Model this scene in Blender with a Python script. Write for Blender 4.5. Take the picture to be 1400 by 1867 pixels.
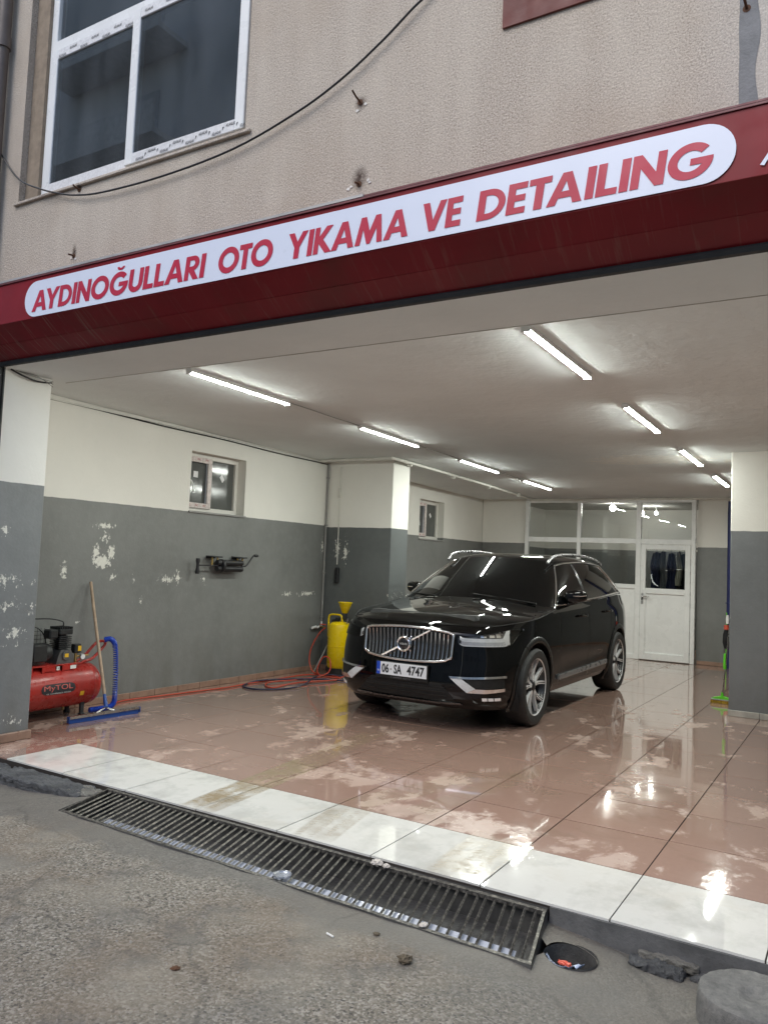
import bpy, bmesh, math, random
import numpy as np
from mathutils import Vector, Matrix, noise as mnoise
from mathutils.bvhtree import BVHTree
for o in list(bpy.data.objects): bpy.data.objects.remove(o)
random.seed(7); rng = np.random.default_rng(7)
SC = bpy.context.scene
COL = SC.collection
R = math.radians

# ---------------------------------------------------------------- camera, sky, sun, exposure
cam_d = bpy.data.cameras.new('camera'); cam = bpy.data.objects.new('camera', cam_d); COL.objects.link(cam)
CAMP = Vector((5.12149, -3.50511, 1.47503)); yaw, pit, rol, fpx = 0.544903, 0.0633236, 0.0414803, 1448.316
fw = Vector((-math.sin(yaw)*math.cos(pit), math.cos(yaw)*math.cos(pit), math.sin(pit)))
rt = Vector((math.cos(yaw), math.sin(yaw), 0)); up = rt.cross(fw)
rt2 = math.cos(rol)*rt + math.sin(rol)*up; up2 = -math.sin(rol)*rt + math.cos(rol)*up
mw = Matrix((rt2, up2, -fw)).transposed().to_4x4(); mw.translation = CAMP
cam.matrix_world = mw
cam_d.sensor_fit = 'HORIZONTAL'; cam_d.sensor_width = 36; cam_d.lens = 36*fpx/1400
cam_d.clip_start = 0.05; cam_d.clip_end = 2000
SC.camera = cam

SUN_EL, SUN_AZ = 48, 200
w = bpy.data.worlds.new('World'); SC.world = w; w.use_nodes = True
nt = w.node_tree; bg = nt.nodes['Background']
sky = nt.nodes.new('ShaderNodeTexSky'); sky.sky_type = 'NISHITA'; sky.sun_disc = False
sky.sun_elevation = R(SUN_EL); sky.sun_rotation = R(SUN_AZ)
sky.air_density = 1.0; sky.dust_density = 2.0; sky.ozone_density = 1.2
nt.links.new(sky.outputs[0], bg.inputs[0]); bg.inputs[1].default_value = 0.15
sd = bpy.data.lights.new('sun', 'SUN'); sd.energy = 1.15; sd.angle = R(40); sd.color = (1.0, .985, .97)
so = bpy.data.objects.new('sun', sd); COL.objects.link(so)
az = R(SUN_AZ); el = R(SUN_EL)
sdir = Vector((math.sin(az)*math.cos(el), math.cos(az)*math.cos(el), math.sin(el)))
so.rotation_euler = sdir.to_track_quat('Z', 'Y').to_euler(); so.location = (3, -8, 12)
vs = SC.view_settings; vs.view_transform = 'Standard'; vs.look = 'None'; vs.exposure = 0.65; vs.gamma = 1.0
SC.cycles.use_denoising = True
SC.cycles.max_bounces = 9; SC.cycles.diffuse_bounces = 5; SC.cycles.glossy_bounces = 5
SC.cycles.transparent_max_bounces = 16; SC.cycles.transmission_bounces = 6
SC.cycles.sample_clamp_indirect = 6.0
SC.cycles.caustics_reflective = False; SC.cycles.caustics_refractive = False
TUBE = 135.0

# ---------------------------------------------------------------- material helpers
MATS = {}
def newmat(name):
    m = bpy.data.materials.new(name); m.use_nodes = True
    MATS[name] = m
    return m, m.node_tree, m.node_tree.nodes['Principled BSDF']
def nd(t, typ, **k):
    n = t.nodes.new(typ)
    for a, v in k.items(): setattr(n, a, v)
    return n
def setin(t, sock, v):
    if isinstance(v, bpy.types.NodeSocket): t.links.new(v, sock)
    elif isinstance(v, (tuple, list)) and len(v) == 3 and sock.type == 'RGBA': sock.default_value = (*v, 1)
    else: sock.default_value = v
def mth(t, op, a, b=None, c=None, clamp=False):
    n = nd(t, 'ShaderNodeMath', operation=op, use_clamp=clamp); setin(t, n.inputs[0], a)
    if b is not None: setin(t, n.inputs[1], b)
    if c is not None: setin(t, n.inputs[2], c)
    return n.outputs[0]
def vmth(t, op, a, b=None):
    n = nd(t, 'ShaderNodeVectorMath', operation=op); setin(t, n.inputs[0], a)
    if b is not None: setin(t, n.inputs[1], b)
    return n.outputs['Value'] if op in ('LENGTH', 'DOT_PRODUCT', 'DISTANCE') else n.outputs[0]
def pos(t): return nd(t, 'ShaderNodeNewGeometry').outputs['Position']
def objc(t): return nd(t, 'ShaderNodeTexCoord').outputs['Object']
def sep(t, v):
    n = nd(t, 'ShaderNodeSeparateXYZ'); t.links.new(v, n.inputs[0]); return n.outputs
def scl(t, v, s): return vmth(t, 'MULTIPLY', v, s)
def noise(t, v, scale, detail=4, rough=.55, dist=0):
    n = nd(t, 'ShaderNodeTexNoise'); t.links.new(v, n.inputs['Vector'])
    n.inputs['Scale'].default_value = scale; n.inputs['Detail'].default_value = detail
    n.inputs['Roughness'].default_value = rough; n.inputs['Distortion'].default_value = dist
    return n.outputs['Fac']
def nd_noise_vec(t, v, scale):
    n = nd(t, 'ShaderNodeTexNoise'); t.links.new(v, n.inputs['Vector']); n.inputs['Scale'].default_value = scale; n.inputs['Detail'].default_value = 4
    return vmth(t, 'SUBTRACT', n.outputs['Color'], (.5,.5,.5))
def voro(t, v, scale, out='Distance', feature='F1', rnd=1):
    n = nd(t, 'ShaderNodeTexVoronoi', feature=feature); t.links.new(v, n.inputs['Vector'])
    n.inputs['Scale'].default_value = scale; n.inputs['Randomness'].default_value = rnd
    return n.outputs[out]
def mrange(t, v, a, b, c=0, d=1):
    n = nd(t, 'ShaderNodeMapRange'); setin(t, n.inputs[0], v)
    for i, x in enumerate((a, b, c, d)): n.inputs[i+1].default_value = x
    return n.outputs[0]
def cmix(t, f, a, b, mode='MIX'):
    n = nd(t, 'ShaderNodeMix', data_type='RGBA', blend_type=mode)
    setin(t, n.inputs[0], f); setin(t, n.inputs[6], a); setin(t, n.inputs[7], b)
    return n.outputs[2]
def ramp(t, f, stops):
    n = nd(t, 'ShaderNodeValToRGB'); t.links.new(f, n.inputs[0]); e = n.color_ramp.elements
    while len(e) < len(stops): e.new(.5)
    for i, (p, c) in enumerate(stops):
        e[i].position = p; e[i].color = (*c, 1) if len(c) == 3 else c
    return n.outputs[0]
def bump(t, bs, h, strength=.3, dist=.01):
    n = nd(t, 'ShaderNodeBump'); n.inputs['Strength'].default_value = strength
    n.inputs['Distance'].default_value = dist; t.links.new(h, n.inputs['Height'])
    t.links.new(n.outputs[0], bs.inputs['Normal']); return n
def smat(name, col, rough=.5, metal=0, var=.12, nsc=6, bmp=0, bsc=60, coat=0, rvar=.1, spec=.5, emit=0):
    """plain painted / moulded surface with uneven colour and gloss"""
    m, t, b = newmat(name)
    v = objc(t)
    f = noise(t, v, nsc, 5, .6)
    lo = tuple(c*(1-var) for c in col); hi = tuple(min(1, c*(1+var)) for c in col)
    t.links.new(ramp(t, f, [(.3, lo), (.7, hi)]), b.inputs['Base Color'])
    t.links.new(mrange(t, noise(t, v, nsc*2.3, 3), .3, .7, max(.02, rough-rvar), min(1, rough+rvar)), b.inputs['Roughness'])
    b.inputs['Metallic'].default_value = metal; b.inputs['Specular IOR Level'].default_value = spec
    if coat: b.inputs['Coat Weight'].default_value = coat; b.inputs['Coat Roughness'].default_value = .03
    if bmp: bump(t, b, noise(t, v, bsc, 4, .6), bmp, .005)
    if emit: b.inputs['Emission Color'].default_value = (*col, 1); b.inputs['Emission Strength'].default_value = emit
    return m

# ---------------------------------------------------------------- mesh helpers
class MB:
    def __init__(s): s.v = []; s.f = []
    def add(s, vs, fs):
        o = len(s.v); s.v += [tuple(p) for p in vs]; s.f += [tuple(i+o for i in f) for f in fs]; return s
    def box(s, x0, x1, y0, y1, z0, z1):
        return s.add([(x0,y0,z0),(x1,y0,z0),(x1,y1,z0),(x0,y1,z0),(x0,y0,z1),(x1,y0,z1),(x1,y1,z1),(x0,y1,z1)],
                     [(0,3,2,1),(4,5,6,7),(0,1,5,4),(1,2,6,5),(2,3,7,6),(3,0,4,7)])
    def bbox(s, x0, x1, y0, y1, z0, z1, b=.004):
        """box with chamfered edges"""
        b = min(b, (x1-x0)*.45, (y1-y0)*.45, (z1-z0)*.45)
        bm = bmesh.new(); bmesh.ops.create_cube(bm, size=1)
        for v in bm.verts:
            v.co = Vector(((x0+x1)/2+v.co.x*(x1-x0), (y0+y1)/2+v.co.y*(y1-y0), (z0+z1)/2+v.co.z*(z1-z0)))
        bmesh.ops.bevel(bm, geom=list(bm.edges), offset=b, segments=1, affect='EDGES', profile=.5)
        s.addbm(bm); return s
    def addbm(s, bm, M=None):
        bm.verts.index_update()
        s.add([(M @ v.co if M else v.co) for v in bm.verts], [tuple(v.index for v in f.verts) for f in bm.faces]); bm.free(); return s
    def tube(s, pts, r, n=8, closed=False, cap=True):
        pts = [Vector(p) for p in pts]; k = len(pts)
        rr = r if isinstance(r, (list, tuple)) else [r]*k
        tan = []
        for i in range(k):
            a = pts[(i-1) % k] if (closed or i > 0) else pts[i]; b = pts[(i+1) % k] if (closed or i < k-1) else pts[i]
            tan.append((b-a).normalized())
        ref = Vector((0,0,1)) if abs(tan[0].z) < .9 else Vector((1,0,0))
        u = tan[0].cross(ref).normalized(); rings = []
        for i in range(k):
            u = (u - tan[i]*u.dot(tan[i])).normalized(); w_ = tan[i].cross(u)
            rings.append([pts[i] + (u*math.cos(a)+w_*math.sin(a))*rr[i] for a in [2*math.pi*j/n for j in range(n)]])
        vs = [p for q in rings for p in q]; fs = []
        for i in range(k if closed else k-1):
            for j in range(n):
                a = i*n+j; b = i*n+(j+1) % n; i2 = (i+1) % k
                fs.append((a, b, i2*n+(j+1) % n, i2*n+j))
        if cap and not closed: fs += [tuple(range(n-1, -1, -1)), tuple((k-1)*n+j for j in range(n))]
        return s.add(vs, fs)
    def lathe(s, prof, c=(0,0,0), axis='z', n=32, a0=0, a1=2*math.pi):
        """prof: (radius, height) pairs turned round axis through c"""
        full = abs(a1-a0-2*math.pi) < 1e-6; m = n if full else n+1; vs = []; c = Vector(c)
        for r, h in prof:
            for j in range(m):
                a = a0+(a1-a0)*j/n; p, q = r*math.cos(a), r*math.sin(a)
                vs.append(c + (Vector((p,q,h)) if axis == 'z' else Vector((h,p,q)) if axis == 'x' else Vector((q,h,p))))
        fs = []
        for i in range(len(prof)-1):
            for j in range(n):
                a = i*m+j; b = i*m+(j+1) % m
                fs.append((a, b, b+m, a+m))
        return s.add(vs, fs)
    def cyl(s, c, r, h, axis='z', n=24, r2=None, bev=.0):
        r2 = r if r2 is None else r2
        pr = [(0,0),(r-bev,0),(r,bev),(r2,h-bev),(r2-bev,h),(0,h)] if bev else [(0,0),(r,0),(r2,h),(0,h)]
        return s.lathe(pr, c, axis, n)
    def prism(s, poly, t0, t1, axis='y'):
        """2D polygon (a,b) swept from t0 to t1; axis y: (x,z); x: (y,z); z: (x,y)"""
        n = len(poly)
        def P(p, t): return (p[0], t, p[1]) if axis == 'y' else (t, p[0], p[1]) if axis == 'x' else (p[0], p[1], t)
        vs = [P(p, t0) for p in poly]+[P(p, t1) for p in poly]
        fs = [tuple(range(n)), tuple(range(2*n-1, n-1, -1))]+[(i, i+n, (i+1) % n+n, (i+1) % n) for i in range(n)]
        return s.add(vs, fs)
    def grid(s, P):
        """P: 2D list of points -> quads"""
        n, m = len(P), len(P[0])
        return s.add([p for r_ in P for p in r_], [(i*m+j, i*m+j+1, (i+1)*m+j+1, (i+1)*m+j) for i in range(n-1) for j in range(m-1)])
    def sheet(s, P, thick):
        """grid with thickness; thick = offset vector"""
        n, m = len(P), len(P[0]); t = Vector(thick)
        A = [Vector(p) for r_ in P for p in r_]; vs = A+[p+t for p in A]; N = n*m; fs = []
        for i in range(n-1):
            for j in range(m-1):
                q = (i*m+j, i*m+j+1, (i+1)*m+j+1, (i+1)*m+j); fs += [q, tuple(x+N for x in reversed(q))]
        loop = [j for j in range(m)]+[i*m+m-1 for i in range(1, n)]+[(n-1)*m+j for j in range(m-2, -1, -1)]+[i*m for i in range(n-2, 0, -1)]
        for a, b in zip(loop, loop[1:]+loop[:1]): fs.append((b, a, a+N, b+N))
        return s.add(vs, fs)
    def mesh(s, name, off=(0,0,0), fix=True):
        me = bpy.data.meshes.new(name); o = off
        me.from_pydata([(p[0]-o[0], p[1]-o[1], p[2]-o[2]) for p in s.v], [], s.f); me.update()
        if fix:
            bm = bmesh.new(); bm.from_mesh(me); bmesh.ops.recalc_face_normals(bm, faces=bm.faces); bm.to_mesh(me); bm.free()
        return me
    def build(s, name, mat, parent=None, smooth=None, fix=True):
        """coordinates are in the world; the parent chain only translates"""
        off = Vector((0,0,0)); p = parent
        while p: off += p.location; p = p.parent
        me = s.mesh(name, off, fix)
        if mat: me.materials.append(MATS[mat] if isinstance(mat, str) else mat)
        if smooth is not None:
            me.polygons.foreach_set('use_smooth', [True]*len(me.polygons)); me.set_sharp_from_angle(angle=R(smooth))
        o = bpy.data.objects.new(name, me); COL.objects.link(o)
        if parent: o.parent = parent
        return o
def thing(name, label, cat, loc=(0,0,0), group=None):
    o = bpy.data.objects.new(name, None); COL.objects.link(o); o.location = loc; o.empty_display_size = .1
    return tag(o, label, cat, group)
def tag(o, label=None, cat=None, group=None, kind=None):
    if label: o['label'] = label
    if cat: o['category'] = cat
    if group: o['group'] = group
    if kind: o['kind'] = kind
    return o
def struct(o): o['kind'] = 'structure'; return o
def copy_tree(o, parent=None):
    c = o.copy(); COL.objects.link(c); c.parent = parent
    for ch in o.children: copy_tree(ch, c)
    return c
def smoothpts(P, n=8, closed=False):
    """Catmull-Rom through points"""
    P = [Vector(p) for p in P]; k = len(P); out = []
    for i in range(k if closed else k-1):
        g = lambda j: P[j % k] if closed else P[max(0, min(k-1, j))]
        a, b, c, d = g(i-1), g(i), g(i+1), g(i+2)
        for j in range(n):
            t_ = j/n
            out.append(.5*((2*b)+(c-a)*t_+(2*a-5*b+4*c-d)*t_**2+(3*b-a-3*c+d)*t_**3))
    if not closed: out.append(P[-1])
    return out
def nz(x, y, z=0):
    """cheap smooth value noise"""
    return (math.sin(x*1.7+y*2.3+z*.7)+math.sin(x*3.1-y*1.9+1.3+z*2.1)+math.sin(-x*2.2+y*4.1+4.2+z*3.7))/3
def fill2d(outlines, name, off=0.0):
    """flat glyph outlines (first outer, then holes) -> triangulated 2D points and faces"""
    cu = bpy.data.curves.new(name, 'CURVE'); cu.dimensions = '2D'; cu.fill_mode = 'BOTH'; cu.offset = off
    for ol in outlines:
        sp = cu.splines.new('POLY'); sp.points.add(len(ol)-1); sp.use_cyclic_u = True
        for p, q in zip(sp.points, ol): p.co = (q[0], q[1], 0, 1)
    ob = bpy.data.objects.new(name, cu); COL.objects.link(ob)
    bpy.context.view_layer.update()
    me = bpy.data.meshes.new_from_object(ob.evaluated_get(bpy.context.evaluated_depsgraph_get()))
    v = [tuple(p.co) for p in me.vertices]; f = [tuple(p.vertices) for p in me.polygons]
    bpy.data.objects.remove(ob); bpy.data.curves.remove(cu); bpy.data.meshes.remove(me)
    return v, f
def text2d(txt, size=1, bold=0.0, shear=0, spacing=1):
    cu = bpy.data.curves.new('t', 'FONT'); cu.body = txt; cu.size = size; cu.offset = bold; cu.shear = shear; cu.space_character = spacing
    cu.resolution_u = 3
    ob = bpy.data.objects.new('t', cu); COL.objects.link(ob); bpy.context.view_layer.update()
    me = bpy.data.meshes.new_from_object(ob.evaluated_get(bpy.context.evaluated_depsgraph_get()))
    v = np.array([tuple(p.co) for p in me.vertices]); f = [tuple(p.vertices) for p in me.polygons]
    bpy.data.objects.remove(ob); bpy.data.curves.remove(cu); bpy.data.meshes.remove(me)
    return v, f
def place_text(mb, txt, O, U, V, width, height, bold=0.0, shear=0, sq=1):
    """fit text into a width x height box whose lower left corner is O, along U with up V"""
    v, f = text2d(txt, 1, bold, shear)
    a = v.min(0); b = v.max(0); O, U, V = Vector(O), Vector(U), Vector(V)
    mb.add([O+U*((p[0]-a[0])/(b[0]-a[0])*width)+V*((p[1]-a[1])/(b[1]-a[1])*height) for p in v], f)
# ---------------------------------------------------------------- materials
PZ = 1.945
def spots_mask(t, P, spots, nsc=26, thr=.5, k=.42):
    """ragged patches: ellipses round given points broken up by noise"""
    e = None
    for sp_ in spots:
        c, r_ = sp_[:2]; wt = sp_[2] if len(sp_) > 2 else 1
        d = vmth(t, 'LENGTH', vmth(t, 'DIVIDE', vmth(t, 'SUBTRACT', P, c), r_))
        x = mth(t, 'MULTIPLY', mth(t, 'SUBTRACT', 1, d), wt)
        e = x if e is None else mth(t, 'MAXIMUM', e, x)
    e = mth(t, 'MAXIMUM', e, -1.0)
    n1 = noise(t, P, nsc, 6, .7); n2 = noise(t, scl(t, P, (1, 1, .45)), nsc*2.2, 5, .7)
    s = mth(t, 'ADD', mth(t, 'MULTIPLY', e, k), mth(t, 'ADD', mth(t, 'MULTIPLY', n1, .6), mth(t, 'MULTIPLY', n2, .4)))
    return mrange(t, s, thr+.13, thr+.16)
def wallpaint(name, pz, spots=None, white=(.82,.805,.75), grey=(.185,.19,.183), k=.21):
    m, t, b = newmat(name); P = pos(t); z = sep(t, P)[2]
    wob = mth(t, 'MULTIPLY', mth(t, 'SUBTRACT', noise(t, P, 9, 3), .5), .012)
    f = mrange(t, mth(t, 'ADD', z, wob), pz-.002, pz+.002)
    big = noise(t, P, 1.3, 5, .6); fine = noise(t, P, 14, 5, .65)
    g = cmix(t, mrange(t, big, .3, .7), tuple(c*.86 for c in grey), tuple(c*1.14 for c in grey))
    g = cmix(t, mth(t, 'MULTIPLY', mrange(t, fine, .45, .75), .35), g, tuple(c*1.3 for c in grey))
    # grime rising from the floor
    gr = mth(t, 'MULTIPLY', mrange(t, z, .75, 0.0), mrange(t, noise(t, scl(t, P, (2.5,2.5,.5)), 2.2, 5), .4, .75))
    g = cmix(t, mth(t, 'MULTIPLY', gr, .55), g, (.115,.11,.092))
    wv = cmix(t, mrange(t, big, .35, .75), tuple(c*.93 for c in white), white)
    wv = cmix(t, mth(t, 'MULTIPLY', mrange(t, fine, .55, .8), .2), wv, tuple(c*.82 for c in white))
    col = cmix(t, f, g, wv)
    if spots:
        mk = mth(t, 'MULTIPLY', spots_mask(t, P, spots, k=k), mth(t, 'SUBTRACT', 1, f))
        col = cmix(t, mk, col, cmix(t, noise(t, P, 30), (.60,.60,.55), (.80,.79,.73)))
    t.links.new(col, b.inputs['Base Color'])
    t.links.new(mrange(t, f, 0, 1, .42, .75), b.inputs['Roughness'])
    h = mth(t, 'ADD', mth(t, 'MULTIPLY', noise(t, P, 45, 4), .5), noise(t, P, 4, 3))
    if spots: h = mth(t, 'SUBTRACT', h, mth(t, 'MULTIPLY', mk, .35))
    bump(t, b, h, .22, .012)
    return m
X_L = -1.2
LS = [((X_L,1.70,1.37),(1,.17,.10),1.5),((X_L,1.62,1.46),(1,.07,.12),1.3),((X_L,1.80,1.47),(1,.07,.12),1.3),((X_L,1.72,1.60),(1,.10,.12),.8),((X_L,1.27,1.27),(1,.07,.15),1.0),((X_L,1.83,1.22),(1,.08,.08)),((X_L,2.1,1.20),(1,.06,.06),.6),
      ((X_L,2.55,1.2),(1,.2,.07)),((X_L,2.7,1.22),(1,.08,.11)),((X_L,2.2,.98),(1,.12,.07),.55),((X_L,3.1,1.2),(1,.08,.14),.7),((X_L,5.02,1.02),(1,.30,.06)),((X_L,4.62,1.02),(1,.2,.05)),
      ((X_L,5.42,.80),(1,.07,.2)),((X_L,5.34,1.66),(1,.06,.16)),((X_L,1.7,1.72),(1,.2,.05)),((X_L,1.45,.8),(1,.05,.03),.7)]
wallpaint('wall_paint', PZ, LS)
wallpaint('column_paint', 1.926, [((-1.0,5.4,1.65),(.09,1,.22)),((-.86,5.4,1.6),(.06,1,.25)),((-.16,5.5,1.05),(.05,1,.12),.45)], grey=(.115,.125,.125))
wallpaint('jamb_paint', 1.967, [((-.44,.19,1.22),(1,.2,.1),.8),((-.44,.42,1.21),(1,.05,.06),.5),((-.44,.2,1.03),(1,.24,.08),.7),((-.44,.43,1.0),(1,.05,.07)),((-.44,.3,.8),(1,.16,.14),.7),
      ((-.44,.17,.55),(1,.05,.25)),((-.44,.16,1.6),(1,.06,.08)),((-.44,.3,.16),(1,.25,.08),.6)], grey=(.19,.2,.205), white=(.82,.81,.77))
wallpaint('pillar_paint', 1.968, [((3.895,5.7,1.05),(.02,1,.10),.8)], grey=(.16,.168,.175))
# ceiling
m, t, b = newmat('ceiling_paint'); P = pos(t)
f = noise(t, P, 1.6, 6, .6); f2 = noise(t, P, 11, 5, .6)
c = cmix(t, mrange(t, f, .3, .7), (.70,.735,.735), (.76,.795,.795))
c = cmix(t, mth(t, 'MULTIPLY', spots_mask(t, P, [((2.97,6.1,2.8),(.9,.5,1)),((3.9,6.4,2.8),(.3,.3,1))], nsc=9, thr=.45, k=.3), .8), c, (.84,.83,.78))
t.links.new(c, b.inputs['Base Color']); b.inputs['Roughness'].default_value = .85
bump(t, b, mth(t, 'ADD', mth(t, 'MULTIPLY', f2, .6), noise(t, P, 3.2, 4)), .42, .022)
# stucco
m, t, b = newmat('stucco'); P = pos(t)
v1 = noise(t, P, 120, 3, .9); v2 = voro(t, P, 85); big = noise(t, P, 1.1, 6, .6); streak = noise(t, scl(t, P, (3,3,.6)), 1.1, 6, .62)
c = ramp(t, v1, [(.34, (.17,.138,.112)), (.45, (.41,.352,.292)), (.55, (.54,.474,.40)), (.68, (.72,.655,.57))])
c = cmix(t, mth(t, 'MULTIPLY', mrange(t, streak, .42, .74), .45), c, (.69,.63,.535))
c = cmix(t, mth(t, 'MULTIPLY', mrange(t, big, .48, .68), .5), c, (.40,.32,.245))
z = sep(t, P)[2]; x = sep(t, P)[0]
c = cmix(t, mth(t, 'MULTIPLY', mrange(t, x, 4.45, 4.9), .6), c, (.62,.61,.58))
soot = None
for cc, rr in (((2.752,0,3.57),(.06,1,.08)),((.365,0,3.56),(.03,1,.07)),((2.74,0,4.0),(.045,1,.05)),((.38,0,4.02),(.03,1,.04))):
    d = mth(t, 'SUBTRACT', 1, vmth(t, 'LENGTH', vmth(t, 'DIVIDE', vmth(t, 'SUBTRACT', P, cc), rr)), clamp=True)
    soot = d if soot is None else mth(t, 'MAXIMUM', soot, d)
c = cmix(t, mth(t, 'MULTIPLY', soot, mrange(t, noise(t, P, 40), .3, .6, .5, 1.3), clamp=True), c, (.06,.035,.025))
t.links.new(c, b.inputs['Base Color']); b.inputs['Roughness'].default_value = .92
bump(t, b, mth(t, 'ADD', v1, mth(t, 'MULTIPLY', v2, .6)), .4, .010)
# garage tiles: pink ceramic, wet film with dry islands
def tilemat(name, cols, dryc, tracks, marble=False):
    m, t, b = newmat(name); P = pos(t); x, y, z = sep(t, P)[0:3]
    rnd = nd(t, 'ShaderNodeObjectInfo').outputs['Random']
    n1 = noise(t, P, 1.5, 6, .62, .35); n2 = noise(t, P, 30, 4, .6)
    base = cmix(t, rnd, cols[0], cols[1])
    base = cmix(t, mth(t, 'MULTIPLY', mrange(t, n2, .35, .75), .35), base, cols[2])
    if marble:
        vn = noise(t, scl(t, P, (1.0, 3.2, 1)), 1.3, 6, .62, 1.2)
        base = cmix(t, mth(t, 'MULTIPLY', mrange(t, mth(t, 'ABSOLUTE', mth(t, 'SUBTRACT', vn, .5)), .07, 0), .15), base, (.50,.48,.43))
    # wetness is streaked along y
    wn = noise(t, scl(t, P, (1.5, 1.0, 1)), 2.1, 8, .66, .2)
    wn = mth(t, 'ADD', mth(t, 'MULTIPLY', wn, .78), mth(t, 'MULTIPLY', noise(t, P, 9.5, 5, .65, .3), .22))
    if marble: dry = mrange(t, wn, .40, .52)
    else:
        lim = mth(t, 'ADD', mrange(t, y, .5, 5.5, 0.0, .05), mrange(t, noise(t, P, .75, 2), .40, .62, -.03, .07))
        pud = mth(t, 'SUBTRACT', 1.0, vmth(t, 'LENGTH', vmth(t, 'DIVIDE', vmth(t, 'SUBTRACT', P, (3.55,1.75,0)), (.32,.75,1))), clamp=True)
        lim = mth(t, 'ADD', lim, mth(t, 'MULTIPLY', pud, .11))
        dry = mrange(t, mth(t, 'SUBTRACT', wn, lim), .515, .572)
    col = cmix(t, mth(t, 'MULTIPLY', dry, mrange(t, noise(t, P, 1.1, 4), .35, .65, .35, .8)), base, dryc)
    # thin brown water stain
    st = mrange(t, noise(t, scl(t, P, (1, 1.4, 1)), 2.4, 5, .6, .8), .56, .72)
    col = cmix(t, mth(t, 'MULTIPLY', st, .35 if not marble else .18), col, (.20,.145,.10) if not marble else (.42,.35,.24))
    # tyre tracks
    mud = None
    for (ax, ay, bx, by, wd, s_) in tracks:
        L = math.hypot(bx-ax, by-ay); ux, uy = (bx-ax)/L, (by-ay)/L
        rx = mth(t, 'SUBTRACT', x, ax); ry = mth(t, 'SUBTRACT', y, ay)
        al = mth(t, 'ADD', mth(t, 'MULTIPLY', rx, ux), mth(t, 'MULTIPLY', ry, uy))
        ac = mth(t, 'ADD', mth(t, 'MULTIPLY', rx, -uy), mth(t, 'MULTIPLY', ry, ux))
        ac = mth(t, 'ADD', ac, mth(t, 'MULTIPLY', mth(t, 'SUBTRACT', noise(t, P, 3), .5), .03))
        inside = mth(t, 'MULTIPLY', mrange(t, mth(t, 'ABSOLUTE', ac), wd, wd*.88), mth(t, 'MULTIPLY', mrange(t, al, -.02, .1), mrange(t, al, L+.1, L-.15)))
        rib = mrange(t, mth(t, 'ADD', mth(t, 'SINE', mth(t, 'MULTIPLY', ac, 6.283*3.5/wd/2)), mth(t, 'MULTIPLY', mth(t, 'SUBTRACT', noise(t, P, 22, 4, .7), .5), 3.0)), -.5, .5)
        lug = mrange(t, mth(t, 'SINE', mth(t, 'ADD', mth(t, 'MULTIPLY', al, 170), mth(t, 'MULTIPLY', ac, 60))), -.5, .4)
        brk = mrange(t, noise(t, P, 16, 5, .7), .34, .52)
        q = mth(t, 'MULTIPLY', mth(t, 'MULTIPLY', inside, mth(t, 'MULTIPLY', rib, mth(t, 'ADD', mth(t, 'MULTIPLY', lug, .55), .45))), mth(t, 'MULTIPLY', brk, s_))
        q = mth(t, 'MAXIMUM', q, mth(t, 'MULTIPLY', mth(t, 'MULTIPLY', inside, mrange(t, noise(t, P, 6, 5, .65), .32, .62)), .85*s_))
        mud = q if mud is None else mth(t, 'MAXIMUM', mud, q)
    if mud is not None: col = cmix(t, mth(t, 'MINIMUM', mud, 1.0), col, (.235,.18,.105))
    t.links.new(col, b.inputs['Base Color'])
    rg = mrange(t, dry, 0, 1, .06 if not marble else .02, .24 if not marble else .045)
    rg = mth(t, 'ADD', rg, mth(t, 'MULTIPLY', mrange(t, noise(t, P, 5, 5), .4, .7), .05 if not marble else .015))
    if mud is not None: rg = mth(t, 'ADD', rg, mth(t, 'MULTIPLY', mud, .4))
    t.links.new(rg, b.inputs['Roughness']); b.inputs['Specular IOR Level'].default_value = .5
    wet = mth(t, 'SUBTRACT', 1, dry)
    b.inputs['Coat Roughness'].default_value = .03 if not marble else .015; t.links.new(mth(t, 'MULTIPLY', wet, .75), b.inputs['Coat Weight'])
    dr = mth(t, 'MULTIPLY', mrange(t, voro(t, P, 55), .22, .05), mrange(t, noise(t, P, 2.6, 3), .54, .62))
    h = mth(t, 'ADD', mth(t, 'ADD', mth(t, 'MULTIPLY', noise(t, P, 9, 3), .35), mth(t, 'MULTIPLY', noise(t, scl(t, P, (1.6,1,1)), 26, 3), mrange(t, noise(t, P, 1.9, 3), .42, .62, .02, .45 if not marble else .05))), mth(t, 'ADD', mth(t, 'MULTIPLY', dry, -.10), mth(t, 'MULTIPLY', dr, .22)))
    bump(t, b, h, .16 if not marble else .07, .006)
TR = [(1.80,.0,1.66,1.35,.14,1.15),(3.46,.0,3.42,.62,.16,.85),(1.66,1.3,1.5,2.5,.11,.55),(2.45,.6,2.85,1.9,.12,.4),(2.85,.75,3.1,2.3,.1,.35),(2.62,.0,2.50,.62,.13,.6)]
tilemat('pink_tile', [(.315,.203,.163),(.35,.228,.183),(.285,.182,.146)], (.44,.34,.29), TR)
tilemat('white_tile', [(.55,.55,.515),(.60,.595,.56),(.50,.495,.45)], (.62,.615,.58), TR, True)
smat('grout', (.028,.022,.018), .8, bmp=.3)
smat('skirting_tile', (.30,.19,.14), .35, var=.25, nsc=9, bmp=.15)
smat('skirting_grey', (.40,.385,.35), .45, var=.2, nsc=9, bmp=.15)
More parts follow.
